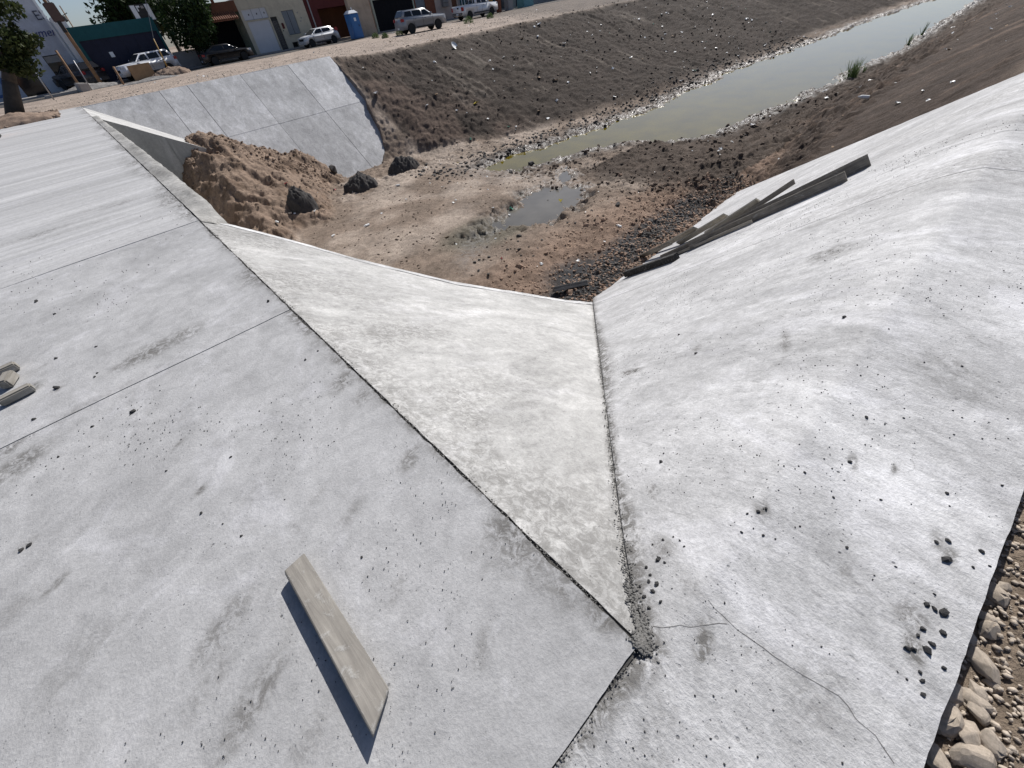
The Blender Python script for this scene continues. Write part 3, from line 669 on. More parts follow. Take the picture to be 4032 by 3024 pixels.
# cream house with the white garage door
sx = S_(1013, 214); b = thing('house', 'cream house front with white garage door, narrow dark door and shuttered window', 'house', (sx, NF, .12))
W_, H_ = S_(1236, 130) - sx, 4.28
gd, dr, wi, tr, ve = (.38, 2.62, .0, 2.5), (2.78, 3.46, .0, 2.62), (4.12, 5.42, 1.05, 2.95), (.25, 2.70, 2.62, 3.42), (4.12, 4.62, .06, .40)
wall_mb(0, W_, 0, H_, 0, .2, (gd, dr, wi, tr, ve)).obj('wall', MAT['cream_render'], b)
shell(b, W_, H_, m='cream_render'); MB().box(0, -.03, H_ - .12, W_, -.003, H_).obj('parapet_trim', MAT['cream_render'], b)
g = MB().box(gd[0], .09, 0, gd[1], .13, gd[3]).obj('garage_door', MAT['garage_steel'], b)
slats(g, 'panel', gd[0] + .02, gd[1] - .02, .03, gd[3] - .02, .07, MAT['garage_steel'], 5, t=.018, gap=.02)
t_ = MB().box(tr[0], .10, tr[2], tr[1], .14, tr[3]).obj('transom', MAT['garage_steel'], b)
MB().box(tr[0], .03, tr[2] - .06, tr[1], .098, tr[2] + .02).obj('rail', MAT['shutter_grey'], t_)
for x in (.85, 1.65, 2.42): MB().box(x - .05, .085, 2.95, x + .05, .10, 3.08).obj('ornament', MAT['black_iron'], t_)
for x in (1.2, 2.08): MB().box(x - .015, .085, tr[2] + .03, x + .015, .10, tr[3]).obj('mullion', MAT['shutter_grey'], t_)
d = MB().box(dr[0], .13, 0, dr[1], .17, dr[3]).obj('door', MAT['black_iron'], b)
for k in range(5): MB().box(dr[0] + .08 + k * .125, .105, .1, dr[0] + .10 + k * .125, .128, dr[3] - .3).obj('bar', MAT['stone_grey'], d)
w_ = MB().box(wi[0], .14, wi[2], wi[1], .17, wi[3]).obj('window', MAT['glass_dark'], b)
for k in range(2): q = MB().box(wi[0] + .03 + k * .64, .05, wi[2] + .03, wi[0] + .62 + k * .64, .085, wi[3] - .03).obj('shutter', MAT['shutter_grey'], w_)
MB().box(wi[0] - .1, -.07, wi[2] - .09, wi[1] + .1, .13, wi[2] - .003).obj('sill', MAT['cream_render'], w_)
v = MB().box(ve[0], .12, ve[2], ve[1], .16, ve[3]).obj('vent', MAT['dark_interior'], b)
wall_mb(ve[0] - .06, ve[1] + .06, ve[2] - .04, ve[3] + .06, -.02, -.002, (ve,)).obj('frame', MAT['black_iron'], v)
MB().box(3.68, -.09, 1.62, 3.88, -.002, 2.06).obj('meter_box', MAT['dark_red_paint'], b)
MB().box(3.60, -.05, 1.42, 3.66, -.002, 1.52).obj('bell', MAT['black_iron'], b)
for x, z in ((5.72, 2.62), (5.95, 2.18), (5.78, 1.95)): MB().box(x, -.012, z, x + .14, -.002, z + .10).obj('plaster_patch', MAT['grey_render'], b)

# dark red house with open carport
rx = S_(1237, 130); b = thing('house', 'dark red house with deep shaded carport beside the cream house', 'house', (rx, NF, .12))
W2 = S_(1452, 130) - rx; op = (1.25, W2 - .3, 0, 2.7)
wall_mb(0, W2, 0, 4.5, 0, .2, (op,)).obj('wall', MAT['dark_red_paint'], b); shell(b, W2, 4.5, m='dark_red_paint')
MB().box(op[0], 3.2, 0, op[1], 3.3, 2.7).obj('carport_back', MAT['brown_paint'], b)
MB().tube((.42, -.10, 0), (.42, -.10, 4.4), .075).obj('drain_pipe', MAT['galvanised'], b)
MB().box(.1, -.06, 0, .30, -.002, 4.45).obj('pilaster', MAT['dark_red_paint'], b)

# beige gate pillar
p = at_n(1398, 150, 55.6); p2 = at_n(1478, 140, 55.6)
b = thing('gate_pillar', 'stained beige plaster gate pillar standing right of the blue portable toilet', 'pillar', (p.x, 55.0, 0)); w = p2.x - p.x
MB().box(0, 0, 0, w, .6, 3.25).obj('shaft', MAT['beige_plaster'], b, bevel=.02); MB().box(-.06, -.06, 3.253, w + .06, .66, 3.42).obj('cap', MAT['stone_grey'], b, bevel=.02)
MB().box(-.02, -.05, -.05, w + .02, -.002, .55).obj('plinth', MAT['beige_plaster'], b)
# rusty gate post
o = MB().tube((0, 0, 0), (0, 0, 4.2), .07).obj('gate_post', MAT['rust_brown']); o.location = (p2.x + .35, 55.7, 0); tag(o, 'thin rust brown steel post beside the beige gate pillar', 'post')

# pale green building with the dark gateway
gx = S_(1492, 130) ; b = thing('building', 'pale green fronted building with wide black gateway behind the grey SUV', 'building', (gx, NF, .12)); W3 = S_(1640, 60) - gx; op = (.2, W3 - .15, 0, 2.75)
wall_mb(0, W3, 0, 4.4, 0, .2, (op,)).obj('wall', MAT['pale_green_render'], b); shell(b, W3, 4.4, m='pale_green_render')
slats(b, 'gate_slat', op[0], op[1], 0, 2.75, .1, MAT['dark_interior'], 7, vertical=True)
for x in (1.0, 2.2): MB().box(x, -.01, 3.15, x + .28, -.002, 3.4).obj('vent', DK, b)
# red-brown wall with grey door
qx = S_(1642, 60); b = thing('house', 'narrow rust brown house front with grey steel door', 'house', (qx, NF, .12)); W4 = S_(1716, 40) - qx
wall_mb(0, W4, 0, 4.4, 0, .2, ((.12, W4 * .52, 0, 2.5),)).obj('wall', MAT['rust_brown'], b); shell(b, W4, 4.4, m='rust_brown')
d = MB().box(.12, .1, 0, W4 * .52, .14, 2.5).obj('door', MAT['shutter_grey'], b); MB().box(W4 * .46, .05, 1.0, W4 * .49, .098, 1.15).obj('handle', MAT['black_iron'], d)
# pink house with caged cooler
kx = S_(1717, 40); b = thing('house', 'pink plaster house front with caged cooler on the wall', 'house', (kx, NF, .12)); W5 = S_(1806, 30) - kx
wall_mb(0, W5, 0, 4.4, 0, .2, ((W5 * .72, W5 * .95, 0, 2.4),)).obj('wall', MAT['pink_render'], b); shell(b, W5, 4.4, m='pink_render')
MB().box(W5 * .72, .12, 0, W5 * .95, .16, 2.4).obj('door', MAT['brown_paint'], b)
c = MB().box(1.0, -.42, 1.25, 1.85, -.003, 1.95).obj('cooler', MAT['galvanised'], b)
mb = MB()
for k in range(7): x = .94 + k * .16; mb.box(x, -.48, 1.18, x + .02, -.46, 2.05)
for k in range(3): z = 1.18 + k * .42; mb.box(.94, -.485, z, 1.92, -.462, z + .02)
mb.obj('cage', MAT['black_iron'], c)
# dark workshop and what stands further along
hx = S_(1807, 30); b = thing('building', 'dark open fronted workshop with white posts behind the pickup', 'building', (hx, NF, .12)); W6 = S_(2000, 10) - hx
wall_mb(0, W6, 0, 4.2, 0, .2, ((.3, W6 * .45, 0, 2.9), (W6 * .52, W6 - .3, 0, 2.9))).obj('wall', MAT['grey_render'], b); shell(b, W6, 4.2)
MB().box(.3, 1.2, 0, W6 - .3, 1.3, 2.9).obj('back_panel', MAT['teal_paint'], b)
for x in (.5, .95): MB().tube((x, -.15, 0), (x, -.15, 3.0), .05).obj('post', MAT['white_paint'], b)
hx2 = S_(2002, 10); b = thing('house', 'dark low house at the far right end of the row', 'house', (hx2, NF, .12)); W7 = 13
wall_mb(0, W7, 0, 3.6, 0, .2, ((1.5, 4.2, 0, 2.4), (6, 7.4, 1, 2.3))).obj('wall', MAT['grey_render'], b); shell(b, W7, 3.6)
MB().box(1.5, .12, 0, 4.2, .16, 2.4).obj('gate', MAT['navy_steel'], b); MB().box(6, .12, 1, 7.4, .16, 2.3).obj('window', MAT['glass_dark'], b)
b = thing('kiosk', 'pale teal sheet metal kiosk at the far end of the street', 'kiosk', (at_n(2052, 20, 55).x, 54.4, 0))
MB().box(0, 0, 0, 1.9, 1.4, 2.2).obj('body', M_('pale_teal', (.16, .34, .36), .6), b, bevel=.02); MB().box(-.1, -.15, 2.203, 2.0, 1.5, 2.28).obj('roof', MAT['galvanised'], b); MB().box(.25, -.02, .9, 1.5, -.002, 1.7).obj('hatch', MAT['galvanised'], b)
o = MB().box(0, 0, 0, .95, .8, 3.4).obj('gate_pillar', MAT['stone_grey'], bevel=.02); o.location = (at_n(2003, 40, 54).x, 54, 0); tag(o, 'square grey stone pillar standing beyond the pickup', 'pillar')
o = MB().box(0, 0, 0, .42, .42, 4).obj('gate_post', MAT['ochre_paint'], bevel=.02); o.location = (at_n(1938, 50, 52.5).x, 52.6, 0); tag(o, 'ochre yellow painted post in front of the pickup bonnet', 'post')
o = MB().box(0, 0, 0, .5, .5, 3.6).obj('brick_pier', MAT['rust_brown'], bevel=.02); o.location = (at_n(1965, 45, 53).x, 53, 0); tag(o, 'rust stained brick pier beside the ochre post', 'pier')

# brown house set back behind a porch, with a tiled awning
bx = S_(838, 250); b = thing('house', 'brown house with tiled awning over a dark porch next to the cream house', 'house', (bx, NF, .12)); W8 = sx - bx
MB().box(0, .0, 3.35, W8 - .01, .3, 4.15).obj('fascia', MAT['brown_paint'], b)
MB().box(0, 2.6, 0, W8 - .01, 2.8, 4.0).obj('back_wall', MAT['dark_interior'], b); MB().box(0, .31, 3.5, W8 - .01, 6, 3.65).obj('roof', MAT['grey_render'], b)
aw = MB().add([(-.25, -.75, 2.86), (W8 * .8, -.75, 2.86), (W8 * .8, -.01, 3.33), (-.25, -.01, 3.33), (-.25, -.75, 2.80), (W8 * .8, -.75, 2.80), (W8 * .8, -.01, 3.27), (-.25, -.01, 3.27)], [(0, 1, 2, 3), (4, 7, 6, 5), (0, 4, 5, 1), (1, 5, 6, 2), (2, 6, 7, 3), (3, 7, 4, 0)]).obj('awning', MAT['roof_tile'], b)
tm = MB().tube((0, 0, 0), (0, .76, .48), .085, n=6).mesh('tile', MAT['roof_tile'])
for k in range(int(W8 * 5)): o = link('tile', tm, None, aw); o.location = (-.2 + k * .2, -.78, 2.90)
MB().box(.62, .35, 0, 1.02, .75, 2.75).obj('column', MAT['beige_plaster'], b); MB().box(.55, .30, 2.2, 1.1, .345, 2.72).obj('rust_panel', MAT['rust_brown'], b)
MB().box(.12, .1, 2.35, .5, .16, 2.62).obj('lamp_panel', MAT['sign_white'], b)
MB().box(W8 * .55, -.1, 4.153, W8 * .55 + .22, .2, 4.5).obj('chimney', MAT['brown_paint'], b)
dh = thing('satellite_dish', 'round satellite dish on the roof edge of the brown house', 'satellite dish', (bx + .28, NF + .25, 4.27))
prof = [(.02, 0), (.25, .03), (.48, .13), (.62, .24), (.60, .25), (.46, .15), (.24, .05), (.02, .02)]
o = MB().lathe(prof, 20).obj('reflector', M_('dish_grey', (.42, .40, .42), .5), dh, smooth_=True); o.rotation_euler = (math.radians(68), 0, math.radians(48)); o.location = (0, 0, .75)
MB().tube((0, 0, 0), (0, .05, .75), .03).obj('mast', MAT['galvanised'], dh); MB().tube((0, 0, .5), (.42, -.42, .62), .015).obj('feed_arm', MAT['galvanised'], dh)
# low pale wall
lx = S_(700, 250); o = wall_mb(0, bx - lx - .05, 0, 1.35, 0, .2).obj('garden_wall', MAT['stone_grey']); o.location = (lx, NF - .25, 0); tag(o, 'low pale plaster wall under the round tree behind the black sedan', 'wall')

# teal garage
tx = S_(388, 300); b = thing('garage', 'teal painted garage with wide black doorway behind the white SUV', 'garage', (tx, NF, .12)); W9 = lx - tx - .05; op = (.25, W9 - .2, 0, 2.85)
wall_mb(0, W9, 0, 3.75, 0, .2, (op,)).obj('wall', MAT['teal_paint'], b); shell(b, W9, 3.75, m='teal_paint')
slats(b, 'door_panel', op[0], op[1], 0, 2.85, .12, MAT['navy_steel'], 6, vertical=True)
x, z = SZ(441, 226); o = MB().box(0, 0, 0, .30, .012, .36).obj('notice', MAT['sign_white'], None); o.location = (x, NF + .10, z); tag(o, 'small white paper notice on the dark garage door', 'notice')
# sign on posts above it
x, z = SZ(546, 84, NF - .3); x2, _ = SZ(598, 84, NF - .3); b = thing('sign', 'rooftop sign with two white panels either side of a dark picture', 'sign', (x, NF + .1, z)); w = x2 - x + .5
MB().box(-.05, 0, -.05, w + .05, .06, 1.08).obj('backing', MAT['black_iron'], b)
for k in (0, 1): MB().box(k * (w - .36), -.02, 0, k * (w - .36) + .36, -.002, 1.03).obj('panel', MAT['sign_white'], b)
MB().box(.44, -.015, .62, .54, -.002, .98).obj('mark', MAT['sign_white'], b); MB().box(.542, -.015, .86, .72, -.002, .98).obj('mark', MAT['sign_white'], b)
MB().box(.80, -.015, .78, 1.02, -.002, .95).obj('mark', MAT['stone_grey'], b); MB().box(.62, -.015, .06, .80, -.002, .17).obj('mark', MAT['stone_grey'], b)
for x in (.15, w - .2): MB().box(x, .065, -1.4, x + .08, .12, .9).obj('post', MAT['black_iron'], b)

# white shop on the left
NS = 61.0
wx1 = S_(356, 318, NS); wx0 = wx1 - 9.5; b = thing('shop', 'pale blue white two storey shop with blue script lettering', 'shop', (wx0, NS, .05)); W10 = 9.5
def SL(px, py): p = at_n(px, py, NS); return p.x - wx0, p.z - .05
a0, _ = SL(160, 350); a1, _ = SL(210, 340); c0, _ = SL(70, 350)
hs = ((a0 - 1.2, a0 + .5, 0, 2.3), (a1 + .7, a1 + 2.0, 0, 2.4), (.3, 2.2, .6, 2.3))
wall_mb(0, W10, 0, 6.6, 0, .25, hs).obj('wall', MAT['white_render'], b); shell(b, W10, 6.6, m='white_render')
MB().box(0, -.10, 6.603, W10, .3, 7.05).obj('parapet', M_('parapet_blue', (.16, .22, .30), .7), b)
for k, h in enumerate(hs): q = MB().box(h[0], .14, h[2], h[1], .18, h[3]).obj('door' if k < 2 else 'window', MAT['glass_dark'], b); MB().box(h[0] + .05, .11, h[3] - .5, h[1] - .05, .137, h[3] - .06).obj('rail', MAT['stone_grey'], q)
for k in range(6): MB().box(1.2 + k * 1.55, -.05, 2.55, 1.28 + k * 1.55, -.002, 4.25).obj('pilaster_rib', MAT['white_render'], b)
MB().box(a0 - 3.6, -.03, .25, a0 - 1.9, -.002, 2.0).obj('poster', MAT['poster_blue'], b)
MB().box(a0 - 3.4, -.045, .45, a0 - 2.2, -.032, 1.2).obj('poster', M_('poster_pale', (.22, .32, .46), .5), b)
MB().box(W10 - .16, -.14, 0, W10 + .02, -.003, 6.5).obj('sunlit_edge', MAT['white_paint'], b)  # whiter strip paints in the sunlit look of the shop's side edge
x, z = SL(133, 151); MAT['script'] = M_('script_blue', (.03, .05, .20), .5)
text_mesh('lettering', 'umentos', .78, MAT['script'], b, (x, -.03, z), .35)
x, z = SL(146, 80); text_mesh('lettering', 'ES', .85, M_('letter_dark', (.06, .07, .10), .6), b, (x, -.03, z))
# bright container side behind the poles
o = MB().box(0, 0, 0, .9, 4, 4.6).obj('sign_column', MAT['white_paint'], bevel=.02); o.location = (wx1 + .05, NF + .6, 0); tag(o, 'narrow white painted column between the shop and teal garage', 'column')

# ------------------------------------------------------------------ trees
LF_D = leaf_mat('dark_leaf', (.012, .028, .010), (.035, .060, .016)); LF_O = leaf_mat('olive_leaf', (.022, .036, .012), (.060, .075, .022)); LF_L = leaf_mat('light_leaf', (.05, .085, .03), (.12, .17, .06))
M_('bark', (.06, .05, .04), .95, .25, 5, bump=.5)
def crown_mesh(name, lumps, n, size, m, seed):
    r = np.random.default_rng(seed); V = []; F = []
    w = np.array([l[3] ** 2 for l in lumps]); w = w / w.sum(); k = r.choice(len(lumps), n, p=w)
    L = np.array([l[:3] for l in lumps]); R = np.array([l[3] for l in lumps])
    d = r.normal(size=(n, 3)); d /= np.linalg.norm(d, axis=1)[:, None]
    P = L[k] + d * (R[k] * r.uniform(.25, 1.02, n) ** .6)[:, None]
    hole = vnoise(P[:, 0] * 1.1 + 31, P[:, 2] * 1.1 + P[:, 1] * .8, seed); keep = hole > .30
    P = P[keep]; n = len(P)
    a = r.normal(size=(n, 3)); a /= np.linalg.norm(a, axis=1)[:, None]; b_ = np.cross(a, r.normal(size=(n, 3))); b_ /= np.linalg.norm(b_, axis=1)[:, None]
    s = size * r.uniform(.6, 1.35, n)[:, None]; a *= s; b_ *= s * .55
    V = np.stack([P - a, P + b_ * .9, P + a, P - b_ * .9], 1).reshape(-1, 3)
    return np_mesh(name, V, np.arange(4 * n).reshape(n, 4))
def tree(label, loc, h, lumps, n, size, m, seed, tr=.2, lean=(0, 0)):
    t = thing('tree', label, 'tree', loc); r = random.Random(seed)
    mb = MB(); top = Vector((lean[0], lean[1], h)); mb.tube((0, 0, -.2), top * .5, tr * 1.2, tr * .85); mb.tube(top * .5, top, tr * .85, tr * .45)
    for l in lumps[:9]: mb.tube(top * r.uniform(.45, .95), Vector(l[:3]), tr * .35, tr * .08, 6)
    mb.obj('trunk', MAT['bark'], t, smooth_=True); link('crown', crown_mesh('crown', lumps, n, size, m, seed), m, t); return t
def lumps_(c, rx, ry, rz, n, rl, seed):
    r = random.Random(seed); o = []
    for k in range(n):
        z = r.uniform(-1, 1); a = r.uniform(0, 6.28); q = math.sqrt(1 - z * z) * r.uniform(.4, 1)
        o.append((c[0] + rx * q * math.cos(a), c[1] + ry * q * math.sin(a), c[2] + rz * z, rl * r.uniform(.7, 1.25)))
    return o
p = at_n(742, 100, 57.2); tree('large round dark green tree hanging over the low pale wall', (p.x - .3, 57.4, 0), 2.6, lumps_((.3, .0, 3.3), 2.1, 1.8, 1.9, 22, 1.05, 3), 9000, .17, LF_D, 3)
p = at_n(470, 60, 66); tree('broad dark olive tree rising behind the teal garage roof', (p.x, 66, 0), 5, lumps_((0, 0, 6.2), 3.6, 2.2, 2.1, 22, 1.35, 5), 8000, .22, LF_D, 5)
p = at_n(610, 20, 68); tree('tall olive green tree behind the rooftop sign', (p.x, 68, 0), 5, lumps_((0, 0, 7), 3.0, 2.0, 3, 18, 1.4, 8), 6000, .22, LF_O, 8)
p = at(52, 455, 0); q = at_n(38, 120, p.y) - p; tree('dark leaning street tree at the far left end of the deck', (p.x, p.y, 0), max(q.z - .6, 2), lumps_((q.x - .7, .2, q.z + .5), 1.65, 1.2, 2.0, 30, .58, 9), 8500, .12, LF_O, 9, .36, (q.x * .75, .2))
p = at_n(985, 2, 66); tree('small leafy shrub showing over the cream house roof', (p.x, 66, 0), 4, lumps_((0, 0, 4.9), 1.8, 1.0, .5, 8, .5, 12), 900, .14, LF_D, 12, .1)
p = at_n(30, 0, 66); tree('pale leafed tree top behind the white shop parapet', (p.x, 69, 0), 6, lumps_((0, 0, 8.3), 2.4, 1.2, 1.2, 8, .8, 14), 1500, .18, LF_L, 14, .15)

# ------------------------------------------------------------------ vehicles
M_('tyre', (.018, .018, .018), .85); M_('rim', (.42, .43, .45), .35, .05, 6, .7); M_('chrome', (.6, .6, .62), .2, .03, 6, .9); M_('red_lens', (.30, .012, .015), .2, .05); M_('clear_lens', (.65, .68, .7), .1, .03); M_('trim_black', (.022, .022, .024), .55)
def paint(name, col, rough=.28):
    t = NT(name); v = t.obj(); c = t.scale(c4(col), t.ramp(t.noise(v, 1.5, 5, .6), .3, .7, .93, 1.06))
    z = t.n('ShaderNodeSeparateXYZ', Vector=t.n('ShaderNodeTexCoord').outputs['Object']).outputs[2]
    dust = t.mul(t.ramp(z, .25, .85, .75, 0), t.ramp(t.noise(v, 5, 6, .7), .35, .65, .4, 1))
    return t.out(t.mix(dust, c, (.20, .165, .135, 1)), t.ramp(dust, 0, .7, rough, .8), Coat_Weight=.4, Coat_Roughness=.1)
WHITE, SILVER, BLACK, DKGREY = paint('white_car_paint', (.74, .75, .77)), paint('silver_car_paint', (.30, .32, .35), .3), paint('black_car_paint', (.006, .006, .007)), paint('dark_grey_car_paint', (.035, .032, .032))
def arch(cx, r, n=9): return [(cx + r * math.cos(math.pi - math.pi * k / (n - 1)), .34 + r * math.sin(math.pi - math.pi * k / (n - 1))) for k in range(n)]
def wheel_meshes(r, w=.22):
    m = MB().lathe([(r * .62, -w / 2), (r * .93, -w / 2), (r, -w / 2 + .03), (r, w / 2 - .03), (r * .93, w / 2), (r * .62, w / 2)], 22)
    m.v = [(x, z, y) for x, y, z in m.v]; ty = m.mesh('tyre', MAT['tyre'])
    m = MB(); m.lathe([(r * .64, -w / 2 + .03), (r * .64, w / 2 - .03), (r * .58, w / 2 - .035)], 18)
    m.v = [(x, z, y) for x, y, z in m.v]
    for k in range(5):
        a = 2 * math.pi * k / 5; c, s = math.cos(a), math.sin(a); q = []
        for rr, hw in ((.05, .045), (r * .6, .035)):
            for sd in (-1, 1): q.append((rr * c - sd * hw * s, rr * s + sd * hw * c))
        for ys in (-1, 1):
            y0, y1 = ys * (w / 2 - .035), ys * (w / 2 - .005)
            m.hull8([(q[0][0], y0, q[0][1]), (q[1][0], y0, q[1][1]), (q[3][0], y0, q[3][1]), (q[2][0], y0, q[2][1]), (q[0][0], y1, q[0][1]), (q[1][0], y1, q[1][1]), (q[3][0], y1, q[3][1]), (q[2][0], y1, q[2][1])])
    return ty, m.mesh('rim', MAT['rim'])
def vehicle(name, label, cat, sp, pm, loc, rz, group=None):
    t = thing(name, label, cat, loc, rz, group); W = sp['W'] / 2; r = sp['r']; ra = r + .075
    low = arch(sp['xr'], ra) + arch(sp['xf'], ra)
    poly = [(sp['tail'][0][0], sp['sill'])] + low + [(sp['nose'][0][0], sp['sill'])] + sp['nose'] + sp['top'] + sp['tail'][::-1]
    poly = [q for i, q in enumerate(poly) if i == 0 or (abs(q[0] - poly[i - 1][0]) + abs(q[1] - poly[i - 1][1])) > .01]
    body = MB().prism(poly, -W, W).obj('body', pm, t, bevel=.055, seg=3, smooth_=True)
    MB().box(sp['xr'] - .1, -W + .28, sp['sill'] + .02, sp['xf'] + .1, W - .28, sp['sill'] + .35).obj('underbody', MAT['trim_black'], t)
    b0, r0, r1, b1 = sp['gh']                       # greenhouse: base front, roof front, roof rear, base rear
    wb, wr = W - .05, W - sp.get('tumble', .26)
    P = [(b1[0], -wb, b1[1] - .03), (b0[0], -wb, b0[1] - .03), (b0[0], wb, b0[1] - .03), (b1[0], wb, b1[1] - .03), (r1[0], -wr, r1[1]), (r0[0], -wr, r0[1]), (r0[0], wr, r0[1]), (r1[0], wr, r1[1])]
    MB().hull8(P).obj('cabin', pm, t, bevel=.05, seg=3, smooth_=True)
    zb = min(b0[1], b1[1]) - .03; zr = r0[1]
    def yside(z): return wb + (wr - wb) * np.clip((z - zb) / (zr - zb), 0, 1) + .012
    for sd in (-1, 1):
        for poly in sp['win']:
            n = len(poly); v = [(x, sd * yside(z), z) for x, z in poly] + [(x, sd * (yside(z) - .05), z) for x, z in poly]
            f = [tuple(range(n)), tuple(range(2 * n - 1, n - 1, -1))] + [(i, (i + 1) % n, n + (i + 1) % n, n + i) for i in range(n)]
            MB().add(v, f).obj('side_window', MAT['glass_dark'], t)
        for k, x in enumerate(sp.get('doors', ())):
            MB().box(x - .008, sd * (W + .002) - .01, sp['sill'] + .12, x + .008, sd * (W + .002) + .006, sp['gh'][0][1] - .06).obj('door_seam', MAT['trim_black'], t)
        for x in sp.get('handles', ()): MB().box(x - .09, sd * W - .02, sp['hz'], x + .09, sd * W + .03, sp['hz'] + .035).obj('door_handle', sp.get('hm', MAT['trim_black']), t)
        MB().box(b0[0] - .38, sd * (W - .02), b0[1] + .02, b0[0] - .24, sd * (W + .20), b0[1] + .17).obj('mirror', sp.get('mm', pm), t, bevel=.03)
        MB().box(sp['xr'] + ra + .06, sd * W - .02, sp['sill'] - .02, sp['xf'] - ra - .06, sd * W + .015, sp['sill'] + .10).obj('sill_trim', MAT['trim_black'], t)
        hl = sp['hl']; MB().box(hl[0], sd * (W - .40), hl[1], hl[2], sd * (W + .006), hl[3]).obj('headlight', MAT['clear_lens'], t, bevel=.02)
        tl = sp['tl']; MB().box(tl[0], sd * (W - .22), tl[1], tl[2], sd * (W + .006), tl[3]).obj('tail_light', MAT['red_lens'], t, bevel=.015)
    def glass(a, b, wa, wb_, nm, off):
        d = Vector((b[0] - a[0], 0, b[1] - a[1])).normalized(); nn = Vector((-d.z, 0, d.x)) * off
        q = []
        for (p, w) in ((a, wa), (b, wb_)):
            for s in (-1, 1): q.append(Vector((p[0], s * w, p[1])))
        lo = [q[0] + (q[2] - q[0]) * .12, q[1] + (q[3] - q[1]) * .12, q[1] + (q[3] - q[1]) * .92, q[0] + (q[2] - q[0]) * .92]
        lo = [Vector((p.x, p.y * .88, p.z)) for p in lo]
        MB().hull8([p - nn * 3 for p in lo] + [p + nn for p in lo]).obj(nm, MAT['glass_dark'], t)
    glass(b0, r0, wb, wr, 'windscreen', -.012); glass(b1, r1, wb, wr, 'rear_window', .012)
    nx, tx_ = sp['nose'][0][0], sp['tail'][0][0]
    MB().box(nx - .12, -W + .05, sp['sill'] - .02, nx + .05, W - .05, sp['sill'] + .22).obj('bumper', sp.get('bm', pm), t, bevel=.04)
    MB().box(tx_ - .05, -W + .05, sp['sill'] - .02, tx_ + .12, W - .05, sp['sill'] + .24).obj('bumper', sp.get('bm', pm), t, bevel=.04)
    MB().box(nx - .03, -.45, sp['sill'] + .28, nx + .028, .45, sp['sill'] + .46).obj('grille', MAT['trim_black'], t)
    MB().box(tx_ - .065, -.17, sp['sill'] + .05, tx_ - .048, .17, sp['sill'] + .17).obj('number_plate', MAT['sign_white'], t)
    ty, rm = wheel_meshes(r)
    for x in (sp['xf'], sp['xr']):
        for sd in (-1, 1):
            w = link('wheel', ty, None, t); w.location = (x, sd * (W - .13), r); link('rim', rm, None, w)
    return t
SUV = dict(W=1.92, r=.375, xf=1.45, xr=-1.45, sill=.36, nose=[(2.36, .72), (2.30, 1.02), (1.95, 1.10)], top=[(.95, 1.17), (-1.2, 1.22)], tail=[(-2.40, .70), (-2.38, .95), (-2.22, 1.22)],
           gh=((1.05, 1.17), (.28, 1.68), (-1.95, 1.71), (-2.32, 1.20)), win=[[(.80, 1.19), (-.08, 1.21), (-.08, 1.60), (.25, 1.59)], [(-.20, 1.21), (-1.08, 1.23), (-1.08, 1.61), (-.20, 1.60)], [(-1.20, 1.23), (-2.02, 1.26), (-1.80, 1.60), (-1.20, 1.61)]],
           doors=(.92, -.14, -1.14), handles=(.12, -.95), hz=.98, hl=(2.10, .84, 2.33, 1.02), tl=(-2.42, .92, -2.12, 1.14))
HATCH = dict(W=1.70, r=.31, xf=1.28, xr=-1.33, sill=.30, nose=[(2.02, .58), (1.94, .80), (1.60, .90)], top=[(1.02, .97), (-1.0, 1.02)], tail=[(-2.02, .62), (-2.0, .85), (-1.85, 1.02)],
             gh=((1.18, .96), (.30, 1.40), (-1.25, 1.43), (-1.90, 1.00)), win=[[(.95, .99), (-.15, 1.01), (-.15, 1.34), (.32, 1.33)], [(-.25, 1.01), (-1.50, 1.08), (-1.15, 1.33), (-.25, 1.34)]],
             doors=(.98, -.2), handles=(-.02,), hz=.86, hl=(1.72, .68, 1.99, .84), tl=(-2.0, .98, -1.72, 1.25), tumble=.24)
SEDAN = dict(W=1.76, r=.32, xf=1.36, xr=-1.36, sill=.30, nose=[(2.24, .58), (2.16, .78), (1.8, .88)], top=[(1.05, .97), (-1.5, 1.02), (-2.0, 1.0)], tail=[(-2.28, .62), (-2.26, .86), (-2.2, .95)],
             gh=((1.15, .96), (.30, 1.40), (-.95, 1.41), (-1.85, 1.00)), win=[[(.92, .99), (-.10, 1.01), (-.10, 1.33), (.32, 1.32)], [(-.20, 1.01), (-1.40, 1.04), (-.95, 1.33), (-.20, 1.33)]],
             doors=(.95, -.15, -1.1), handles=(.1, -.9), hz=.86, hl=(1.94, .66, 2.2, .82), tl=(-2.29, .72, -2.02, .90), tumble=.26)
PICK = dict(W=1.98, r=.39, xf=1.80, xr=-1.75, sill=.46, nose=[(2.82, .85), (2.80, 1.10), (2.5, 1.17)], top=[(1.3, 1.23), (-.6, 1.26)], tail=[(-2.88, .72), (-2.90, 1.0), (-2.88, 1.27)],
            gh=((1.42, 1.22), (.72, 1.80), (-.62, 1.82), (-.78, 1.25)), win=[[(1.15, 1.26), (.28, 1.28), (.28, 1.70), (.72, 1.69)], [(.16, 1.28), (-.45, 1.29), (-.42, 1.71), (.16, 1.70)]],
            doors=(1.3, .22, -.62), handles=(.45,), hz=1.08, hl=(2.5, .92, 2.80, 1.10), tl=(-2.91, .82, -2.66, 1.16), bm=MAT['chrome'])
p = at_n(583, 270, 56.2); vehicle('parked_car', 'white SUV with black windows parked in front of the teal garage', 'suv', SUV, WHITE, (p.x, 56.0, 0), math.radians(180 + 12), 'vehicles parked along the street')
p = at_n(905, 240, 55.4); vehicle('parked_car', 'black sedan parked in the shade between white SUV and cream house', 'sedan', SEDAN, BLACK, (p.x, 55.5, 0), math.radians(-2), 'vehicles parked along the street')
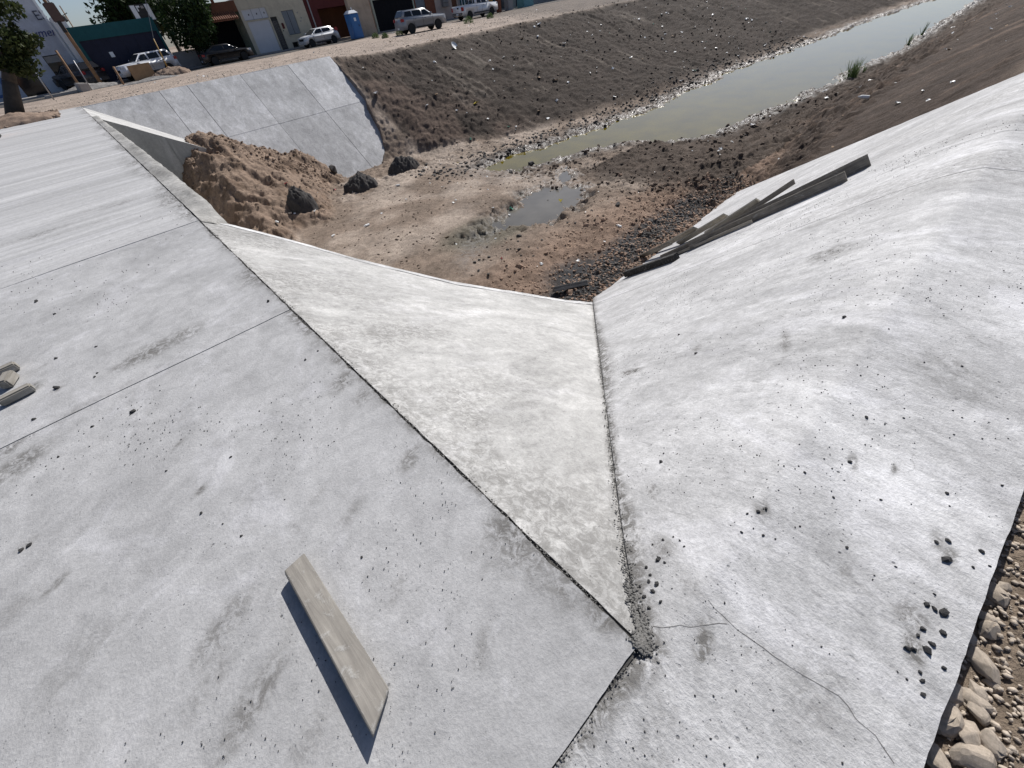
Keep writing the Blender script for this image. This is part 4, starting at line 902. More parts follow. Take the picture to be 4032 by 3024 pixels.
p = at_n(1270, 185, 55); vehicle('parked_car', 'small white three door hatchback parked before the cream house', 'hatchback', HATCH, WHITE, (p.x, 55.1, 0), math.radians(180 + 4), 'vehicles parked along the street')
p = at(1664, 124, 0); vehicle('parked_car', 'silver grey SUV parked on the dirt in front of the black gateway', 'suv', SUV, SILVER, (p.x, p.y, 0), math.radians(-8), 'vehicles parked along the street')
p = at_n(1878, 78, 50.5); pk = vehicle('parked_car', 'white pickup truck with open bed parked before the pink house', 'pickup', PICK, WHITE, (p.x, 50.5, 0), math.radians(2), 'vehicles parked along the street')
MB().box(-2.80, -.78, 1.262, -.85, .78, 1.275).obj('bed_floor', MAT['trim_black'], pk); 
for k in range(3): MB().tube((-.95 - .0, -.7 + k * .7, 1.27), (-.95, -.7 + k * .7, 1.72), .025).obj('rack_post', WHITE, pk)
MB().box(-.98, -.75, 1.72, -.92, .75, 1.77).obj('rack_rail', WHITE, pk); MB().box(-2.925, -.35, 1.02, -2.91, -.05, 1.16).obj('badge', MAT['trim_black'], pk)
p = at_n(292, 300, 59.4); vehicle('parked_car', 'dark grey SUV seen from behind in front of the pale shop', 'suv', SUV, DKGREY, (p.x + .3, 59.2, 0), math.radians(118), 'vehicles parked along the street')

# ------------------------------------------------------------------ street things
def lumpy(name, rx, ry, h, m, seed, res=34, sub=.35, tint=None):
    """low heap with an uneven rounded outline"""
    X, Y = np.meshgrid(np.linspace(-1.25, 1.25, res), np.linspace(-1.25, 1.25, res), indexing='ij')
    d = np.hypot(X, Y) + fbm(X * 1.4, Y * 1.4, 4, seed) * .28
    Z = h * np.clip(1 - d, 0, 1) ** .65 * (1 + .35 * fbm(X * 3, Y * 3, 4, seed + 1)) + fbm(X * 9, Y * 9, 4, seed + 2, .65) * h * .22 * (d < 1) - 1.2 * np.clip(d - .88, 0, 1)
    return np_mesh(name, np.stack([X * rx, Y * ry, Z], -1).reshape(-1, 3), grid_faces(res, res))
def heap(name, label, cat, x, y, z, rx, ry, h, m, seed, group=None, rz=0):
    me = lumpy(name, rx, ry, h, m, seed, 56)
    if me.polygons[0].normal.z < 0: me.flip_normals()
    o = link(name, me, m, smooth_=True); o.location = (x, y, z); o.rotation_euler = (0, 0, rz); return tag(o, label, cat, group)
for k, c in (('dry_earth', (.26, .20, .15)), ('black_mud', (.068, .064, .062)), ('grey_sand', (.24, .23, .22)), ('rubble_earth', (.24, .18, .14)), ('dark_earth', (.15, .105, .075))):
    M_(k, c, .95, .3, 5, bump=.9, spec=.15)
M_('post_wood', (.25, .15, .085), .9, .25, 5, bump=.4); M_('pale_wood', (.42, .34, .22), .85, .2, 5); M_('blue_plastic', (.035, .15, .38), .45, .06, 2); M_('roof_white', (.72, .75, .78), .4, .04)
M_('cone_orange', (.55, .16, .015), .55, .15, 3, dirt=((.15, .07, .03), .4)); M_('plywood', (.34, .22, .12), .85, .15, 3, dirt=((.18, .11, .06), .4)); M_('litter_white', (.72, .73, .72), .5, .08, 9); M_('litter_yellow', (.62, .50, .06), .5, .1, 9); M_('litter_red', (.45, .05, .05), .5, .1, 9); M_('litter_green', (.18, .42, .30), .5, .1, 9); M_('litter_grey', (.35, .37, .38), .4, .1, 9); M_('card', (.40, .27, .16), .8, .15, 5)

b = thing('portable_toilet', 'blue portable toilet with white domed roof left of the beige pillar', 'portable toilet', (at_n(1408, 158, 54.4).x, 54.2, 0))
MB().box(-.56, -.56, .05, .56, .56, 2.05).obj('cabin', MAT['blue_plastic'], b, bevel=.05)
MB().hull8([(-.60, -.60, 2.052), (.60, -.60, 2.052), (.60, .60, 2.052), (-.60, .60, 2.052), (-.32, -.36, 2.32), (.32, -.36, 2.32), (.32, .36, 2.32), (-.32, .36, 2.32)]).obj('roof', MAT['roof_white'], b, bevel=.04)
d = MB().box(-.40, -.585, .15, .40, -.563, 1.95).obj('door', MAT['blue_plastic'], b, bevel=.008); MB().box(.26, -.61, 1.0, .34, -.588, 1.15).obj('latch', MAT['black_iron'], d); MB().box(-.12, -.60, 1.45, .12, -.588, 1.72).obj('emblem', MAT['sign_white'], d)
MB().box(-.6, -.6, 0, .6, .6, .05).obj('skid', MAT['black_iron'], b); MB().tube((.42, .42, 2.0), (.42, .42, 2.55), .05).obj('vent_pipe', MAT['roof_white'], b)

def pole_at(px0, px1, n, r0, r1, name, label, cat, m, below=.4):
    """post whose foot and head are seen at px0 and px1"""
    a = at_n(*px0, n); q = at_n(*px1, n); a = Vector((a.x, n, min(a.z, .05) - below)); q = Vector((q.x, n, q.z))
    o = MB().tube((0, 0, 0), q - a, r0, r1, 10).obj(name, m, smooth_=True); o.location = a
    return tag(o, label, cat)
a = at_n(397, 326, 56); q = at_n(165, 0, 56)
b = thing('utility_pole', 'tall dark wooden utility pole carrying a box beside the pale shop', 'utility pole', (a.x, 56, 0))
top = (q - a); top.y = 0; MB().tube((0, 0, -.3), (0, 0, 9.0), .15, .11, 12).obj('shaft', MAT['post_wood'], b, smooth_=True)
pb = at_n(205, 50, 56); MB().box(-.30, -.30, pb.z - .55, .42, .30, pb.z + .55).obj('transformer', M_('transformer_brown', (.10, .06, .05), .6), b, bevel=.05)
pc = at_n(240, 110, 56); MB().box(-.16, -.26, pc.z - .3, .1, -.12, pc.z + .4).obj('switch_box', MAT['black_iron'], b)
for sd in (-.35, .2): MB().tube((sd, 0, pb.z + .55), (sd, 0, pb.z + .85), .05).obj('insulator', MAT['stone_grey'], b)
pole_at((325, 185), (234, 22), 63, .055, .045, 'lamp_post', 'thin dark steel post standing behind the utility pole', 'post', MAT['post_wood'], 3)
o = thing('street_lamp', 'small dark lamp hanging beside the thin steel post', 'lamp', at_n(258, 80, 62.5)); MB().lathe([(.05, .35), (.18, .25), (.26, 0), (.05, -.12)], 12).obj('shade', MAT['black_iron'], o); MB().tube((0, 0, .3), (.45, .2, .45), .03).obj('arm', MAT['black_iron'], o)
pole_at((203, 382), (104, 236), 49.5, .045, .04, 'marker_pole', 'thin pale grey pole leaning in front of the shop window', 'pole', MAT['galvanised'])
pole_at((308, 335), (219, 198), 53.5, .09, .08, 'wooden_post', 'thick brown wooden post set in a white concrete block', 'post', MAT['post_wood'])
pole_at((352, 343), (289, 238), 53, .04, .035, 'stake', 'slim grey stake leaning between post and utility pole', 'stake', MAT['galvanised'])
pole_at((491, 342), (445, 262), 51, .07, .085, 'stake', 'short weathered stake in front of the white SUV front wheel', 'stake', MAT['post_wood'])
pole_at((666, 285), (604, 152), 53, .06, .045, 'stake', 'yellowish leaning stake standing in the rubble beside the SUV', 'stake', MAT['ochre_paint'])
a = at_n(606, 158, 53); q = at_n(560, -60, 53); o = MB().tube((0, 0, 0), q - a, .016, n=6).obj('guy_wire', MAT['galvanised']); o.location = a; tag(o, 'thin wire running up from the yellowish stake', 'wire')
p = at_n(318, 338, 53.2); o = MB().box(-.35, -.3, -.05, .35, .3, .55).obj('concrete_block', MAT['stone_grey'], bevel=.05); o.location = (p.x, 53, 0); o.rotation_euler = (.1, .15, .4); tag(o, 'rough white concrete block at the foot of the brown post', 'block')
p = at(112, 383, 0); o = MB().box(-1.35, -.35, -.05, 1.35, .35, .62).obj('concrete_barrier', MAT['stone_grey'], bevel=.04); o.location = (p.x, p.y, 0); o.rotation_euler = (0, 0, .1); tag(o, 'long pale concrete block lying beside the left tree', 'barrier')
p = at(270, 372, 0); o = MB().box(-1.5, -.22, -.05, 1.5, .22, .18).obj('kerb_stone', MAT['stone_grey'], bevel=.03); o.location = (p.x, p.y, 0); o.rotation_euler = (0, 0, .15); tag(o, 'loose kerb stone lying in the dirt left of the stakes', 'kerb stone')
p = at_n(570, 300, 53.4); b = thing('signboard', 'upright brown plywood board in front of the white SUV doors', 'board', (p.x, 53.3, 0), .12)
MB().box(-.85, 0, .05, .85, .035, 1.05).obj('board', MAT['plywood'], b, bevel=.006); 
for x in (-.7, .65): MB().box(x, .037, -.1, x + .07, .10, 1.0).obj('batten', MAT['post_wood'], b)
p = at_n(665, 290, 52.6); heap('rubble_heap', 'heap of broken rubble around the foot of the yellowish stake', 'rubble', p.x + .2, 52.4, -.02, 1.5, 1.0, .62, MAT['rubble_earth'], 201)
p = at(345, 355, 0); heap('sand_heap', 'grey sand heap spread around the feet of the stakes', 'sand heap', p.x, p.y, -.02, 2.4, 1.4, .42, MAT['grey_sand'], 205)
p = at(600, 318, 0); heap('rubble_heap', 'low strip of broken white rubble in front of the plywood board', 'rubble', p.x, p.y + .4, -.02, 2.4, .7, .22, MAT['grey_sand'], 209)
p = at(125, 478, 0); heap('rubble_heap', 'brown rubble heap at the far left end of the deck', 'rubble', p.x - .45, p.y + .3, 0, 2.0, 1.5, .40, MAT['rubble_earth'], 213)
b = thing('traffic_drum', 'orange plastic traffic drum standing at the left edge of the deck', 'traffic drum', Vector((at(0, 540, 0).x - .33, at(0, 540, 0).y, .012)))
MB().lathe([(.36, 0), (.36, .06), (.30, .07), (.28, .5), (.25, .95), (.10, 1.0)], 20).obj('drum', MAT['cone_orange'], b, smooth_=True); MB().box(-.38, -.38, 0, .38, .38, .055).obj('base', MAT['tyre'], b)
for k, px in enumerate(((1480, 150), (1518, 150), (1577, 138), (1845, 92), (1930, 72))):
    p = at(*px, 0); s = (.38, .34, .42, .5, .4)[k]; r = np.random.default_rng(300 + k); n = 420
    d = r.normal(size=(n, 3)); d[:, 2] = np.abs(d[:, 2]); d /= np.linalg.norm(d, axis=1)[:, None]; P = d * (s * r.uniform(.1, 1, n) ** .5)[:, None]
    a = d + r.normal(size=(n, 3)) * .5; a *= (.09 / np.linalg.norm(a, axis=1))[:, None]; bb = np.cross(a, r.normal(size=(n, 3))); bb *= (.022 / np.linalg.norm(bb, axis=1))[:, None]
    o = link('weed', np_mesh('weed', np.stack([P - bb, P + bb, P + a + bb * .3, P + a - bb * .3], 1).reshape(-1, 3), np.arange(4 * n).reshape(n, 4)), LF_L); o.location = (p.x, p.y, 0); o.scale = (1, 1, 1.1)
    tag(o, ('dry green weed tuft at the foot of the beige pillar', 'small grey green weed between pillar and silver SUV', 'bushy weed beside the rear wheel of the silver SUV', 'pale weed tuft behind the pickup rear wheel', 'low weed beside the ochre post')[k], 'weed', 'weeds along the street')

# ------------------------------------------------------------------ stones, earth, litter
def bp(px, py):                              # picture point on the near bank's slope
    return on_plane(px, py, (0, BANK_SL, 1), BANK_SL * (BANK_C + .22 * math.log1p(math.exp(-BANK_C / .22))))
def surf(px, py):
    """point on the concrete that the picture point falls on"""
    p = at(px, py, 0)
    if p.y < .06 or p.x > EDGE:
        for k in range(30):
            z = float(bank_z(p.x, p.y)) if (p.y < float(n_valley(p.x)) or p.x > 7.6) else -APRON_SL * (p.x - EDGE)
            p = at(px, py, .6 * p.z + .4 * z)
        z = float(bank_z(p.x, p.y)) if (p.y < float(n_valley(p.x)) or p.x > 7.6) else -APRON_SL * (p.x - EDGE)
        p.z = z
    return p
M_('stone_buff', (.43, .37, .305), .9, .25, 4, bump=.5, spec=.15); M_('stone_red', (.31, .22, .165), .92, .25, 4, bump=.5, spec=.15); M_('stone_dark', (.055, .05, .046), .85, .3, 4, bump=.5); M_('clod', (.065, .064, .064), .95, .3, 9, bump=.5, spec=.1); M_('seam_crumb', (.15, .147, .14), .95, .3, 9, spec=.1); M_('mud_clod', (.105, .082, .066), .95, .3, 5, spec=.1)
RK = {k: [rock_mesh('rock', sd + i * 7, MAT[k], 11 + i % 4, .68, .28, False) for i in range(6)] for k, sd in (('stone_buff', 11), ('stone_red', 61), ('stone_dark', 111), ('clod', 161), ('mud_clod', 211))}
RKB = [rock_mesh('rock', 500 + i * 5, MAT['stone_buff'], 15, .62, .22, True) for i in range(6)]
def put(me, name, p, s, label=None, cat=None, group=None, rot=None, parent=None):
    o = bpy.data.objects.new(name, me); COL.objects.link(o); o.location = p
    o.scale = (s, s * random.uniform(.7, 1), s * random.uniform(.75, 1)) if not hasattr(s, '__len__') else s
    o.rotation_euler = rot or (random.uniform(-.4, .4), random.uniform(-.4, .4), random.uniform(0, 6.28))
    if label: tag(o, label, cat, group)
    return o

# gravel shoulder beside the slab edge
GX, GY = np.meshgrid(np.linspace(.1, 4.2, 160), np.linspace(-3.2, -.70, 110), indexing='ij')
GZ = -.115 + fbm(GX * 2, GY * 2, 4, 141) * .05 + fbm(GX * 14, GY * 14, 4, 143) * .028 - .05 * (1 - smooth(-GY - .8, 0, .25))
gc = np.zeros(GX.shape + (4,)) + np.array([.27, .215, .165, 1])
grid('gravel_shoulder', GX, GY, GZ, MAT['soil'], attrs={'tint': ('FLOAT_COLOR', gc), 'wet': ('FLOAT', GX * 0)}, kind='structure')
def gz(x, y): i = int(np.clip((x - .1) / 4.1 * 159, 0, 159)); j = int(np.clip((y + 3.2) / 2.5 * 109, 0, 109)); return GZ[i, j]
big = [(650, 1370, 95, 'large pale angular rock against the slab edge'), (770, 1460, 68, 'pale block shaped rock right of the largest edge rock'), (580, 1595, 75, 'long rounded rock at the bottom edge beside the slab'), (795, 1590, 82, 'ridged brown rock in the bottom right corner'), (690, 1210, 62, 'tilted brown rock leaning below the slab edge'), (965, 640, 66, 'flat topped rock with deep shadow on the upper gravel'), (915, 835, 52, 'pale rounded rock midway along the gravel shoulder'), (885, 1045, 70, 'broad flat rock in the middle of the gravel shoulder'), (820, 1265, 58, 'rough rock above the largest edge rock'), (895, 775, 36, 'small pale rock above the rounded midway rock'), (785, 880, 44, 'upright pointed rock in the slab shadow'), (900, 1540, 56, 'grooved rock at the right frame edge')]
for k, (x, y, r, lb) in enumerate(big):
    p = at(3300 + x / 1.4757, 1900 + y / 1.4757, -.12); s = r / 1.4757 / 1548 * (p - EYE_P).length * .80
    put(RKB[k % 6], 'rock', Vector((p.x, min(p.y, -.78 - s * .6), gz(p.x, p.y) + s * .28)), s, lb, 'rock', 'rocks on the gravel shoulder')
for k in range(150):
    x = random.uniform(.5, 3.6); y = -.74 - .045 * x - abs(random.gauss(.04, .42)); s = random.choice((.018, .024, .028, .034, .045))
    put(RKB[k % 6], 'rock', (x, y - s, gz(x, y) + s * .35), s, ('small ' if s < .035 else 'middling ') + 'brown stone on the gravel, ' + ('hard against the slab edge' if y > -.93 else 'away from the slab') + (' at the bottom corner' if x < 1.25 else ' halfway up the shoulder' if x < 1.9 else ' at the upper right'), 'stone', 'stones of the gravel shoulder')
P = np.stack([RNG.uniform(.1, 4.1, 8000), -.74 - np.abs(RNG.normal(0, .75, 8000)), np.zeros(8000)], -1); P = P[P[:, 1] > -3.1]
P[:, 2] = [gz(x, y) + .004 for x, y, _ in P]
scatter('gravel', RK['stone_buff'], P, RNG.choice([.006, .009, .012, .016], len(P)), MAT['stone_buff'])

# clods of dried mortar and mud on the concrete
ZA = [(1250, 68, 16), (370, 160, 12), (460, 260, 14), (275, 840, 18), (288, 795, 9), (1040, 895, 10), (1195, 1028, 9), (1010, 862, 6), (735, 1115, 11), (795, 1105, 16), (835, 1090, 13), (820, 1230, 11), (705, 1215, 10), (265, 1355, 16), (295, 1378, 10), (230, 1280, 9), (285, 1255, 12), (340, 1240, 8), (375, 1260, 10), (398, 1290, 9), (1265, 1297, 9), (1015, 1182, 9), (990, 1188, 6), (885, 1250, 7), (1450, 1042, 8), (1570, 605, 7), (1680, 308, 6), (1880, 328, 7), (1340, 378, 7), (1490, 130, 6), (2095, 965, 8), (1800, 1005, 10), (1610, 1065, 5), (1815, 1075, 6), (900, 855, 6), (1280, 840, 14), (1370, 602, 12)]
ZB = [(50, 378, 11), (245, 100, 8), (125, 105, 6), (630, 65, 10), (830, 400, 14), (630, 450, 26), (640, 340, 16), (612, 760, 30), (607, 875, 20), (400, 965, 20), (440, 970, 18), (462, 888, 13), (490, 850, 16), (560, 735, 18), (515, 710, 20), (517, 975, 24), (475, 1100, 12), (487, 1152, 14), (492, 1232, 14), (345, 1100, 7), (400, 1145, 8), (560, 650, 9), (785, 495, 9), (335, 490, 8), (210, 540, 6), (200, 565, 7), (615, 1080, 15), (545, 940, 18), (25, 1630, 8), (880, 485, 8), (570, 348, 14)]
ZC = [(580, 690, 15), (878, 1128, 10), (1052, 1228, 8), (1575, 1320, 9), (1005, 885, 8), (725, 945, 6), (420, 405, 7), (240, 262, 7), (160, 208, 9), (425, 520, 7), (413, 537, 7), (1130, 685, 5), (890, 772, 5), (1385, 422, 6), (1330, 462, 8), (1455, 818, 6), (1240, 1070, 5), (405, 752, 8), (255, 885, 7), (970, 1175, 6), (1285, 492, 4), (1168, 208, 10), (570, 700, 6), (95, 1290, 10), (130, 1268, 12), (245, 455, 8), (250, 585, 14), (150, 720, 9)]
cl = [(2400 + x / 1.3554, 1200 + y / 1.3554, r / 1.3554) for x, y, r in ZA] + [(3300 + x / 1.4757, 1900 + y / 1.4757, r / 1.4757) for x, y, r in ZB] + [(x / 1.106, 1000 + y / 1.106, r / 1.106) for x, y, r in ZC]
for k, (x, y, r) in enumerate(cl):
    p = surf(x, y); s = r / 1548 * (p - EYE_P).length * .72
    on = ('on the deck slab, right of the lone plank' if p.x > -.35 and p.y < 2.2 else 'on the deck between plank and wooden blocks' if p.y < 4 else 'on the deck near the wooden blocks') if p.x < EDGE and p.y > .06 else ('in the steep part of the bank slab' if p.y > .6 else 'just below the brow of the bank slab' if p.y > .15 else 'next to the gravel shoulder edge' if p.y < -.55 else 'close to where the concrete joints meet' if p.x < 1.0 else 'on the flat shoulder of the bank slab')
    put(RK['clod'][k % 6], 'dirt_clod', (p.x, p.y, p.z + s * .25), s, 'small dark clod of mortar ' + on, 'clod', 'dark clods on the concrete')
def crumbs(name, pts, sizes, m, protos): scatter(name, protos, np.array(pts), sizes, m)
pts = []; sz = []
while len(pts) < 1500:
    x, y = random.uniform(-3.6, .45), abs(random.gauss(0, 3.2))
    if y < .1 or y > 9: continue
    if float(fbm(np.array(x * 1.2), np.array(y * 1.2), 3, 151)) < random.uniform(.0, .6): continue
    pts.append((x, y, .004)); sz.append(random.choice((.0016, .002, .0026, .0036)) * (1 + .14 * y))
while len(pts) < 3600:
    x, y = random.uniform(-.2, 9.0), random.uniform(-.73, 3.2)
    if x < 7.6 and y > float(n_valley(x)) - .02: continue
    if x < EDGE and y > .05: continue
    if float(fbm(np.array(x * 1.3), np.array(y * 1.3), 3, 153)) < random.uniform(-.1, .6): continue
    pts.append((x, y, float(bank_z(x, y)) + .002)); sz.append(random.choice((.0017, .0022, .003, .0042)) * (1 + .12 * max(x, y)))
crumbs('crumbs', pts, sz, MAT['clod'], RK['clod'])
pts = []; sz = []
for k in range(1500):                         # along the ragged joint between deck and apron
    y = random.uniform(.1, 1) ** 1.5 * 7.4; x = EDGE + random.gauss(0, .012) + .006; d = max(0, x - EDGE)
    pts.append((x, y, -.012 - APRON_SL * d)); sz.append(random.choice((.002, .003, .004, .007)) * (1 + .10 * y))
for k in range(1500):                         # down the valley
    x = EDGE + random.uniform(0, 1) ** 2.2 * 4.5; y = float(n_valley(x)) + random.gauss(0, .016 + .012 * math.exp(-x))
    z = max(float(bank_z(x, y)), -APRON_SL * (x - EDGE)) if x > EDGE else 0
    pts.append((x, y, z + .002)); sz.append(random.choice((.0015, .002, .003, .006)) * (1 + .12 * x))
for k in range(900):                          # knot of rubble where the joints meet
    x = EDGE - .02 + abs(random.gauss(0, .11)); y = float(n_valley(x)) + random.gauss(.0, .022); z = float(np.maximum(bank_z(x, y), -APRON_SL * max(0, x - EDGE)))
    pts.append((x, y, z + .002)); sz.append(random.choice((.002, .003, .005, .009)))
for k in range(380):
    x = random.uniform(-.5, EDGE); y = .066 + random.gauss(-.012, .014); pts.append((x, y, -.004)); sz.append(random.choice((.0015, .002, .003, .005)))
crumbs('joint_crumbs', pts, sz, MAT['seam_crumb'], RK['clod'])
for k, (x, y, r) in enumerate(((2570, 2330, 16), (2585, 2300, 18), (2555, 2290, 14), (2535, 2350, 15), (2600, 2370, 14), (2555, 2395, 12), (2520, 2310, 11), (2590, 2205, 17), (2615, 2215, 9), (2560, 2265, 12), (2545, 2235, 12))):
    p = surf(x, y); s = r * .6 / 1548 * (p - EYE_P).length; put(RK['clod'][k % 6], 'broken_stone', (p.x, p.y, p.z + s * .3), s, 'dark broken stone wedged where the concrete joints meet', 'stone', 'broken stones in the joint')
# hairline cracks in the bank slab
def crack(pxs, w):
    q = [surf(*p) for p in pxs]; V = []; pts = []
    for a, b in zip(q, q[1:]):
        n = max(2, int((b - a).length / .03))
        for i in range(n): pts.append(a.lerp(b, i / n))
    pts.append(q[-1]); side = (q[-1] - q[0]).normalized().cross(Vector((0, 0, 1)))
    for i, p in enumerate(pts):
        o = side * (float(fbm(np.array(i * .45), np.array(3.1), 4, 157)) * .02); ww = w * (.5 + random.random())
        for s in (-1, 1): c = p + o + side * (s * ww); V.append((c.x, c.y, float(bank_z(c.x, c.y)) + .0012))
    MB().add(V, [(2 * i, 2 * i + 1, 2 * i + 3, 2 * i + 2) for i in range(len(pts) - 1)]).obj('crack', MAT['hairline'], bank)
crack([(2570, 2462), (2640, 2474), (2720, 2478), (2800, 2470), (2865, 2464)], .0011)
crack([(2790, 2360), (2870, 2464), (3000, 2560), (3120, 2640), (3300, 2745), (3370, 2830), (3440, 2905), (3515, 3018)], .0011)

# ------------------------------------------------------------------ loose plank and blocks on the deck
MAT['plank_grey'] = wood('cement_stained_plank', (.25, .235, .21), (.17, .158, .142)); MAT['board_dark'] = wood('darker_board', (.26, .235, .20), (.13, .12, .105)); MAT['board_pale'] = wood('paler_board', (.36, .335, .285), (.24, .215, .175)); MAT['block_wood'] = wood('block_wood', (.33, .31, .275), (.20, .185, .16)); MAT['beam_black'] = wood('wet_beam', (.045, .043, .042), (.02, .02, .02)); MAT['timber_grey'] = wood('old_timber', (.26, .26, .25), (.06, .06, .06))  # board wood in a darker and a paler tone
def solid_from_top(name, top, nrm, th, m, bevel=.004):
    nrm = Vector(nrm).normalized(); n = len(top); top = [Vector(p) for p in top]
    c = sum(top, Vector()) / n; ax = (top[1] - top[0]).normalized(); zz = (top[-1] - top[0]); zz = ax.cross(zz).normalized()
    if zz.z < 0: zz = -zz
    yy = zz.cross(ax); R = Matrix((ax, yy, zz)).transposed()
    loc = [R.inverted() @ (p - c) for p in top]
    mb = MB(); v = [(p.x, p.y, 0) for p in loc] + [(p.x, p.y, -th) for p in loc]
    mb.add(v, [tuple(range(n)), tuple(range(2 * n - 1, n - 1, -1))] + [((i + 1) % n, i, n + i, n + (i + 1) % n) for i in range(n)])
    o = mb.obj(name, m, bevel=bevel, seg=1); T = R.to_4x4(); T.translation = c; o.matrix_world = T; return o
zr, zl = .036, .082
top = [at(1197, 2176, zr + .004), at(1532, 2710, zr), at(1468, 2893, zl), at(1119, 2247, zl - .004)]
o = solid_from_top('plank', top, (0, 0, 1), .033, MAT['plank_grey']); tag(o, 'short cement splashed plank lying alone on the near deck slab', 'plank')
for k, (px, s) in enumerate((((1105, 2330), .035), ((1440, 2860), .04))):
    pass
pa = (top[3] + top[2]) / 2; o = MB().box(-.05, -.025, 0, .03, .025, .018).obj('wood_chip', MAT['board_dark'], bevel=.006); o.location = (pa.x + .035, pa.y, .002); o.rotation_euler = (0, 0, .4); tag(o, 'small wood chip propping up the lone plank', 'wood chip')
ns = [(1415, 2540), (1425, 2590), (1440, 2640), (1432, 2615), (1300, 2445), (1320, 2455), (1310, 2480)]
me = lumpy('cement_splash', .022, .03, .006, MAT['seam_crumb'], 231, 12)
# three blocks at the left edge
for k, (px, L, W, H, rz, lb) in enumerate((((2, 1468), .30, .08, .07, .12, 'long greyish wooden block at the left frame edge, rear one of three'), ((50, 1488), .17, .075, .08, 1.3, 'pale wooden block lying across the rear block'), ((84, 1546), .22, .075, .065, .16, 'pale wooden block nearest the camera at the left frame edge'))):
    p = at(*px, H * .5); o = MB().box(-L / 2, -W / 2, 0, L / 2, W / 2, H).obj('wood_block', MAT['block_wood'], bevel=.01); o.location = (p.x - .03, p.y, .003 + (.0 if k != 1 else .0)); o.rotation_euler = (0, .0, rz); tag(o, lb, 'wood block', 'wooden blocks on the deck')

# ------------------------------------------------------------------ boards on the bank
BN = Vector((0, BANK_SL, 1)).normalized()
def board(name, p, q, w, t, m, label, lean=0.0, lift=(.0, .0), flat=False, group='boards piled on the bank', cat='board'):
    p = Vector(p) + BN * lift[0]; q = Vector(q) + BN * lift[1]; ax = (q - p).normalized()
    up = (BN - ax * BN.dot(ax)).normalized(); sd = ax.cross(up)
    up = (up * math.cos(lean) + sd * math.sin(lean)).normalized(); sd = ax.cross(up)
    L = (q - p).length; R = Matrix((ax, sd, up)).transposed()
    a, b = (t, w) if not flat else (w, t)
    o = MB().box(-L / 2, -a / 2, 0, L / 2, a / 2, b).obj(name, m, bevel=.004, seg=1); T = R.to_4x4(); T.translation = (p + q) / 2; o.matrix_world = T
    return tag(o, label, cat, group)
bd, bl = MAT['board_dark'], MAT['board_pale']
board('board', bp(3431, 652), bp(2720, 985), .21, .04, bd, 'longest dark board on the bank, highest of the pile', .12)
board('board', bp(3338, 712), bp(2610, 1030), .17, .04, bd, 'second long dark board lying just in front of the longest', .05)
board('board', bp(3150, 775), bp(2890, 880), .10, .035, bd, 'short board sticking up between the two longest boards', .3, (.27, .0))
board('board', bp(3010, 828), bp(2790, 925), .15, .05, bl, 'pale short board halfway along the pile', -.7, (.20, .0))
board('board', bp(2880, 880), bp(2680, 962), .15, .05, bl, 'pale short board below the halfway one', -.7, (.18, .0))
board('board', bp(2760, 930), bp(2570, 1000), .15, .05, bl, 'pale board near the lower end of the pile', -.7, (.20, .0))
board('board', bp(2660, 985), bp(2475, 1045), .15, .035, bd, 'lowest board of the pile with its end in the dirt', -.7, (.18, .05))
board('lath', bp(2965, 880), bp(2660, 1010), .06, .025, bl, 'thin pale lath slanting from the pile to the dark beam', 0, (.02, .02), cat='lath')
board('beam', bp(2668, 1022), bp(2470, 1090), .15, .16, MAT['beam_black'], 'short wet black beam at the foot of the board pile', 0, (.0, .02), cat='beam')
p, q = at(2607, 930, -4.35), at(2526, 974, -4.35)
board('board', p, q, .10, .03, bl, 'separate pale strip lying on the black gravel', 0, (.02, .02), True)
p, q = at(2182, 1150, -4.2), at(2312, 1122, -4.2); p.z = max(p.z, tz(p.x, p.y) + .03); q.z = max(q.z, tz(q.x, q.y) + .03)
o = board('timber', p, q, .20, .14, MAT['timber_grey'], 'grey grooved timber lying alone on the canal bed', 0, (0, 0), True, None, 'timber')

# ------------------------------------------------------------------ canal bed
def on_bed(px, py, z=-4.9):
    p = at(px, py, z)
    for k in range(6): p = at(px, py, .5 * p.z + .5 * tz(p.x, p.y))
    return p
for k, (px, rx, ry, h, lb) in enumerate((((1590, 668), 1.05, .9, .85, 'black mud heap under the dirt bank, rightmost of three'), ((1425, 735), 1.0, .85, .85, 'black mud heap at the foot of the concrete panels'), ((1180, 800), .75, .7, .8, 'black mud lump on the front of the brown earth heap'))):
    p = on_bed(*px); heap('mud_heap', lb, 'mud heap', p.x, p.y, p.z - .05, rx, ry, h, MAT['black_mud'], 241 + k * 5, 'black mud heaps')
p = on_plane(1314, 684, (0, 1 / 1.5, -1), CREST_N / 1.5); o = put(RK['stone_dark'][2], 'boulder', p + Vector((0, -.15, .28)), (.30, .26, .48), 'dark upright rock standing on the lower concrete panel', 'rock', None, (.1, -.2, .7))
st = [(880, 465, 12), (805, 520, 32), (755, 565, 22), (1015, 440, 16), (1030, 480, 12), (900, 515, 14), (940, 535, 13), (1078, 475, 11), (1130, 475, 10), (665, 585, 13), (680, 655, 14), (755, 655, 18), (555, 705, 20), (490, 722, 13), (457, 742, 20), (485, 793, 12), (550, 822, 16), (910, 590, 11), (880, 645, 13), (820, 635, 9), (750, 600, 12), (640, 715, 10), (850, 700, 13), (770, 692, 10), (600, 605, 9), (1240, 395, 13), (1275, 435, 11), (1415, 355, 24), (945, 335, 16), (960, 348, 12), (700, 140, 24), (835, 85, 26), (370, 137, 11), (1790, 130, 14), (1650, 250, 12), (1430, 160, 18), (760, 770, 36), (1465, 757, 22), (1320, 460, 26), (1280, 485, 20), (940, 678, 22), (1000, 640, 16), (1060, 715, 18), (1210, 590, 15), (1140, 545, 14), (690, 835, 18), (640, 850, 16)]
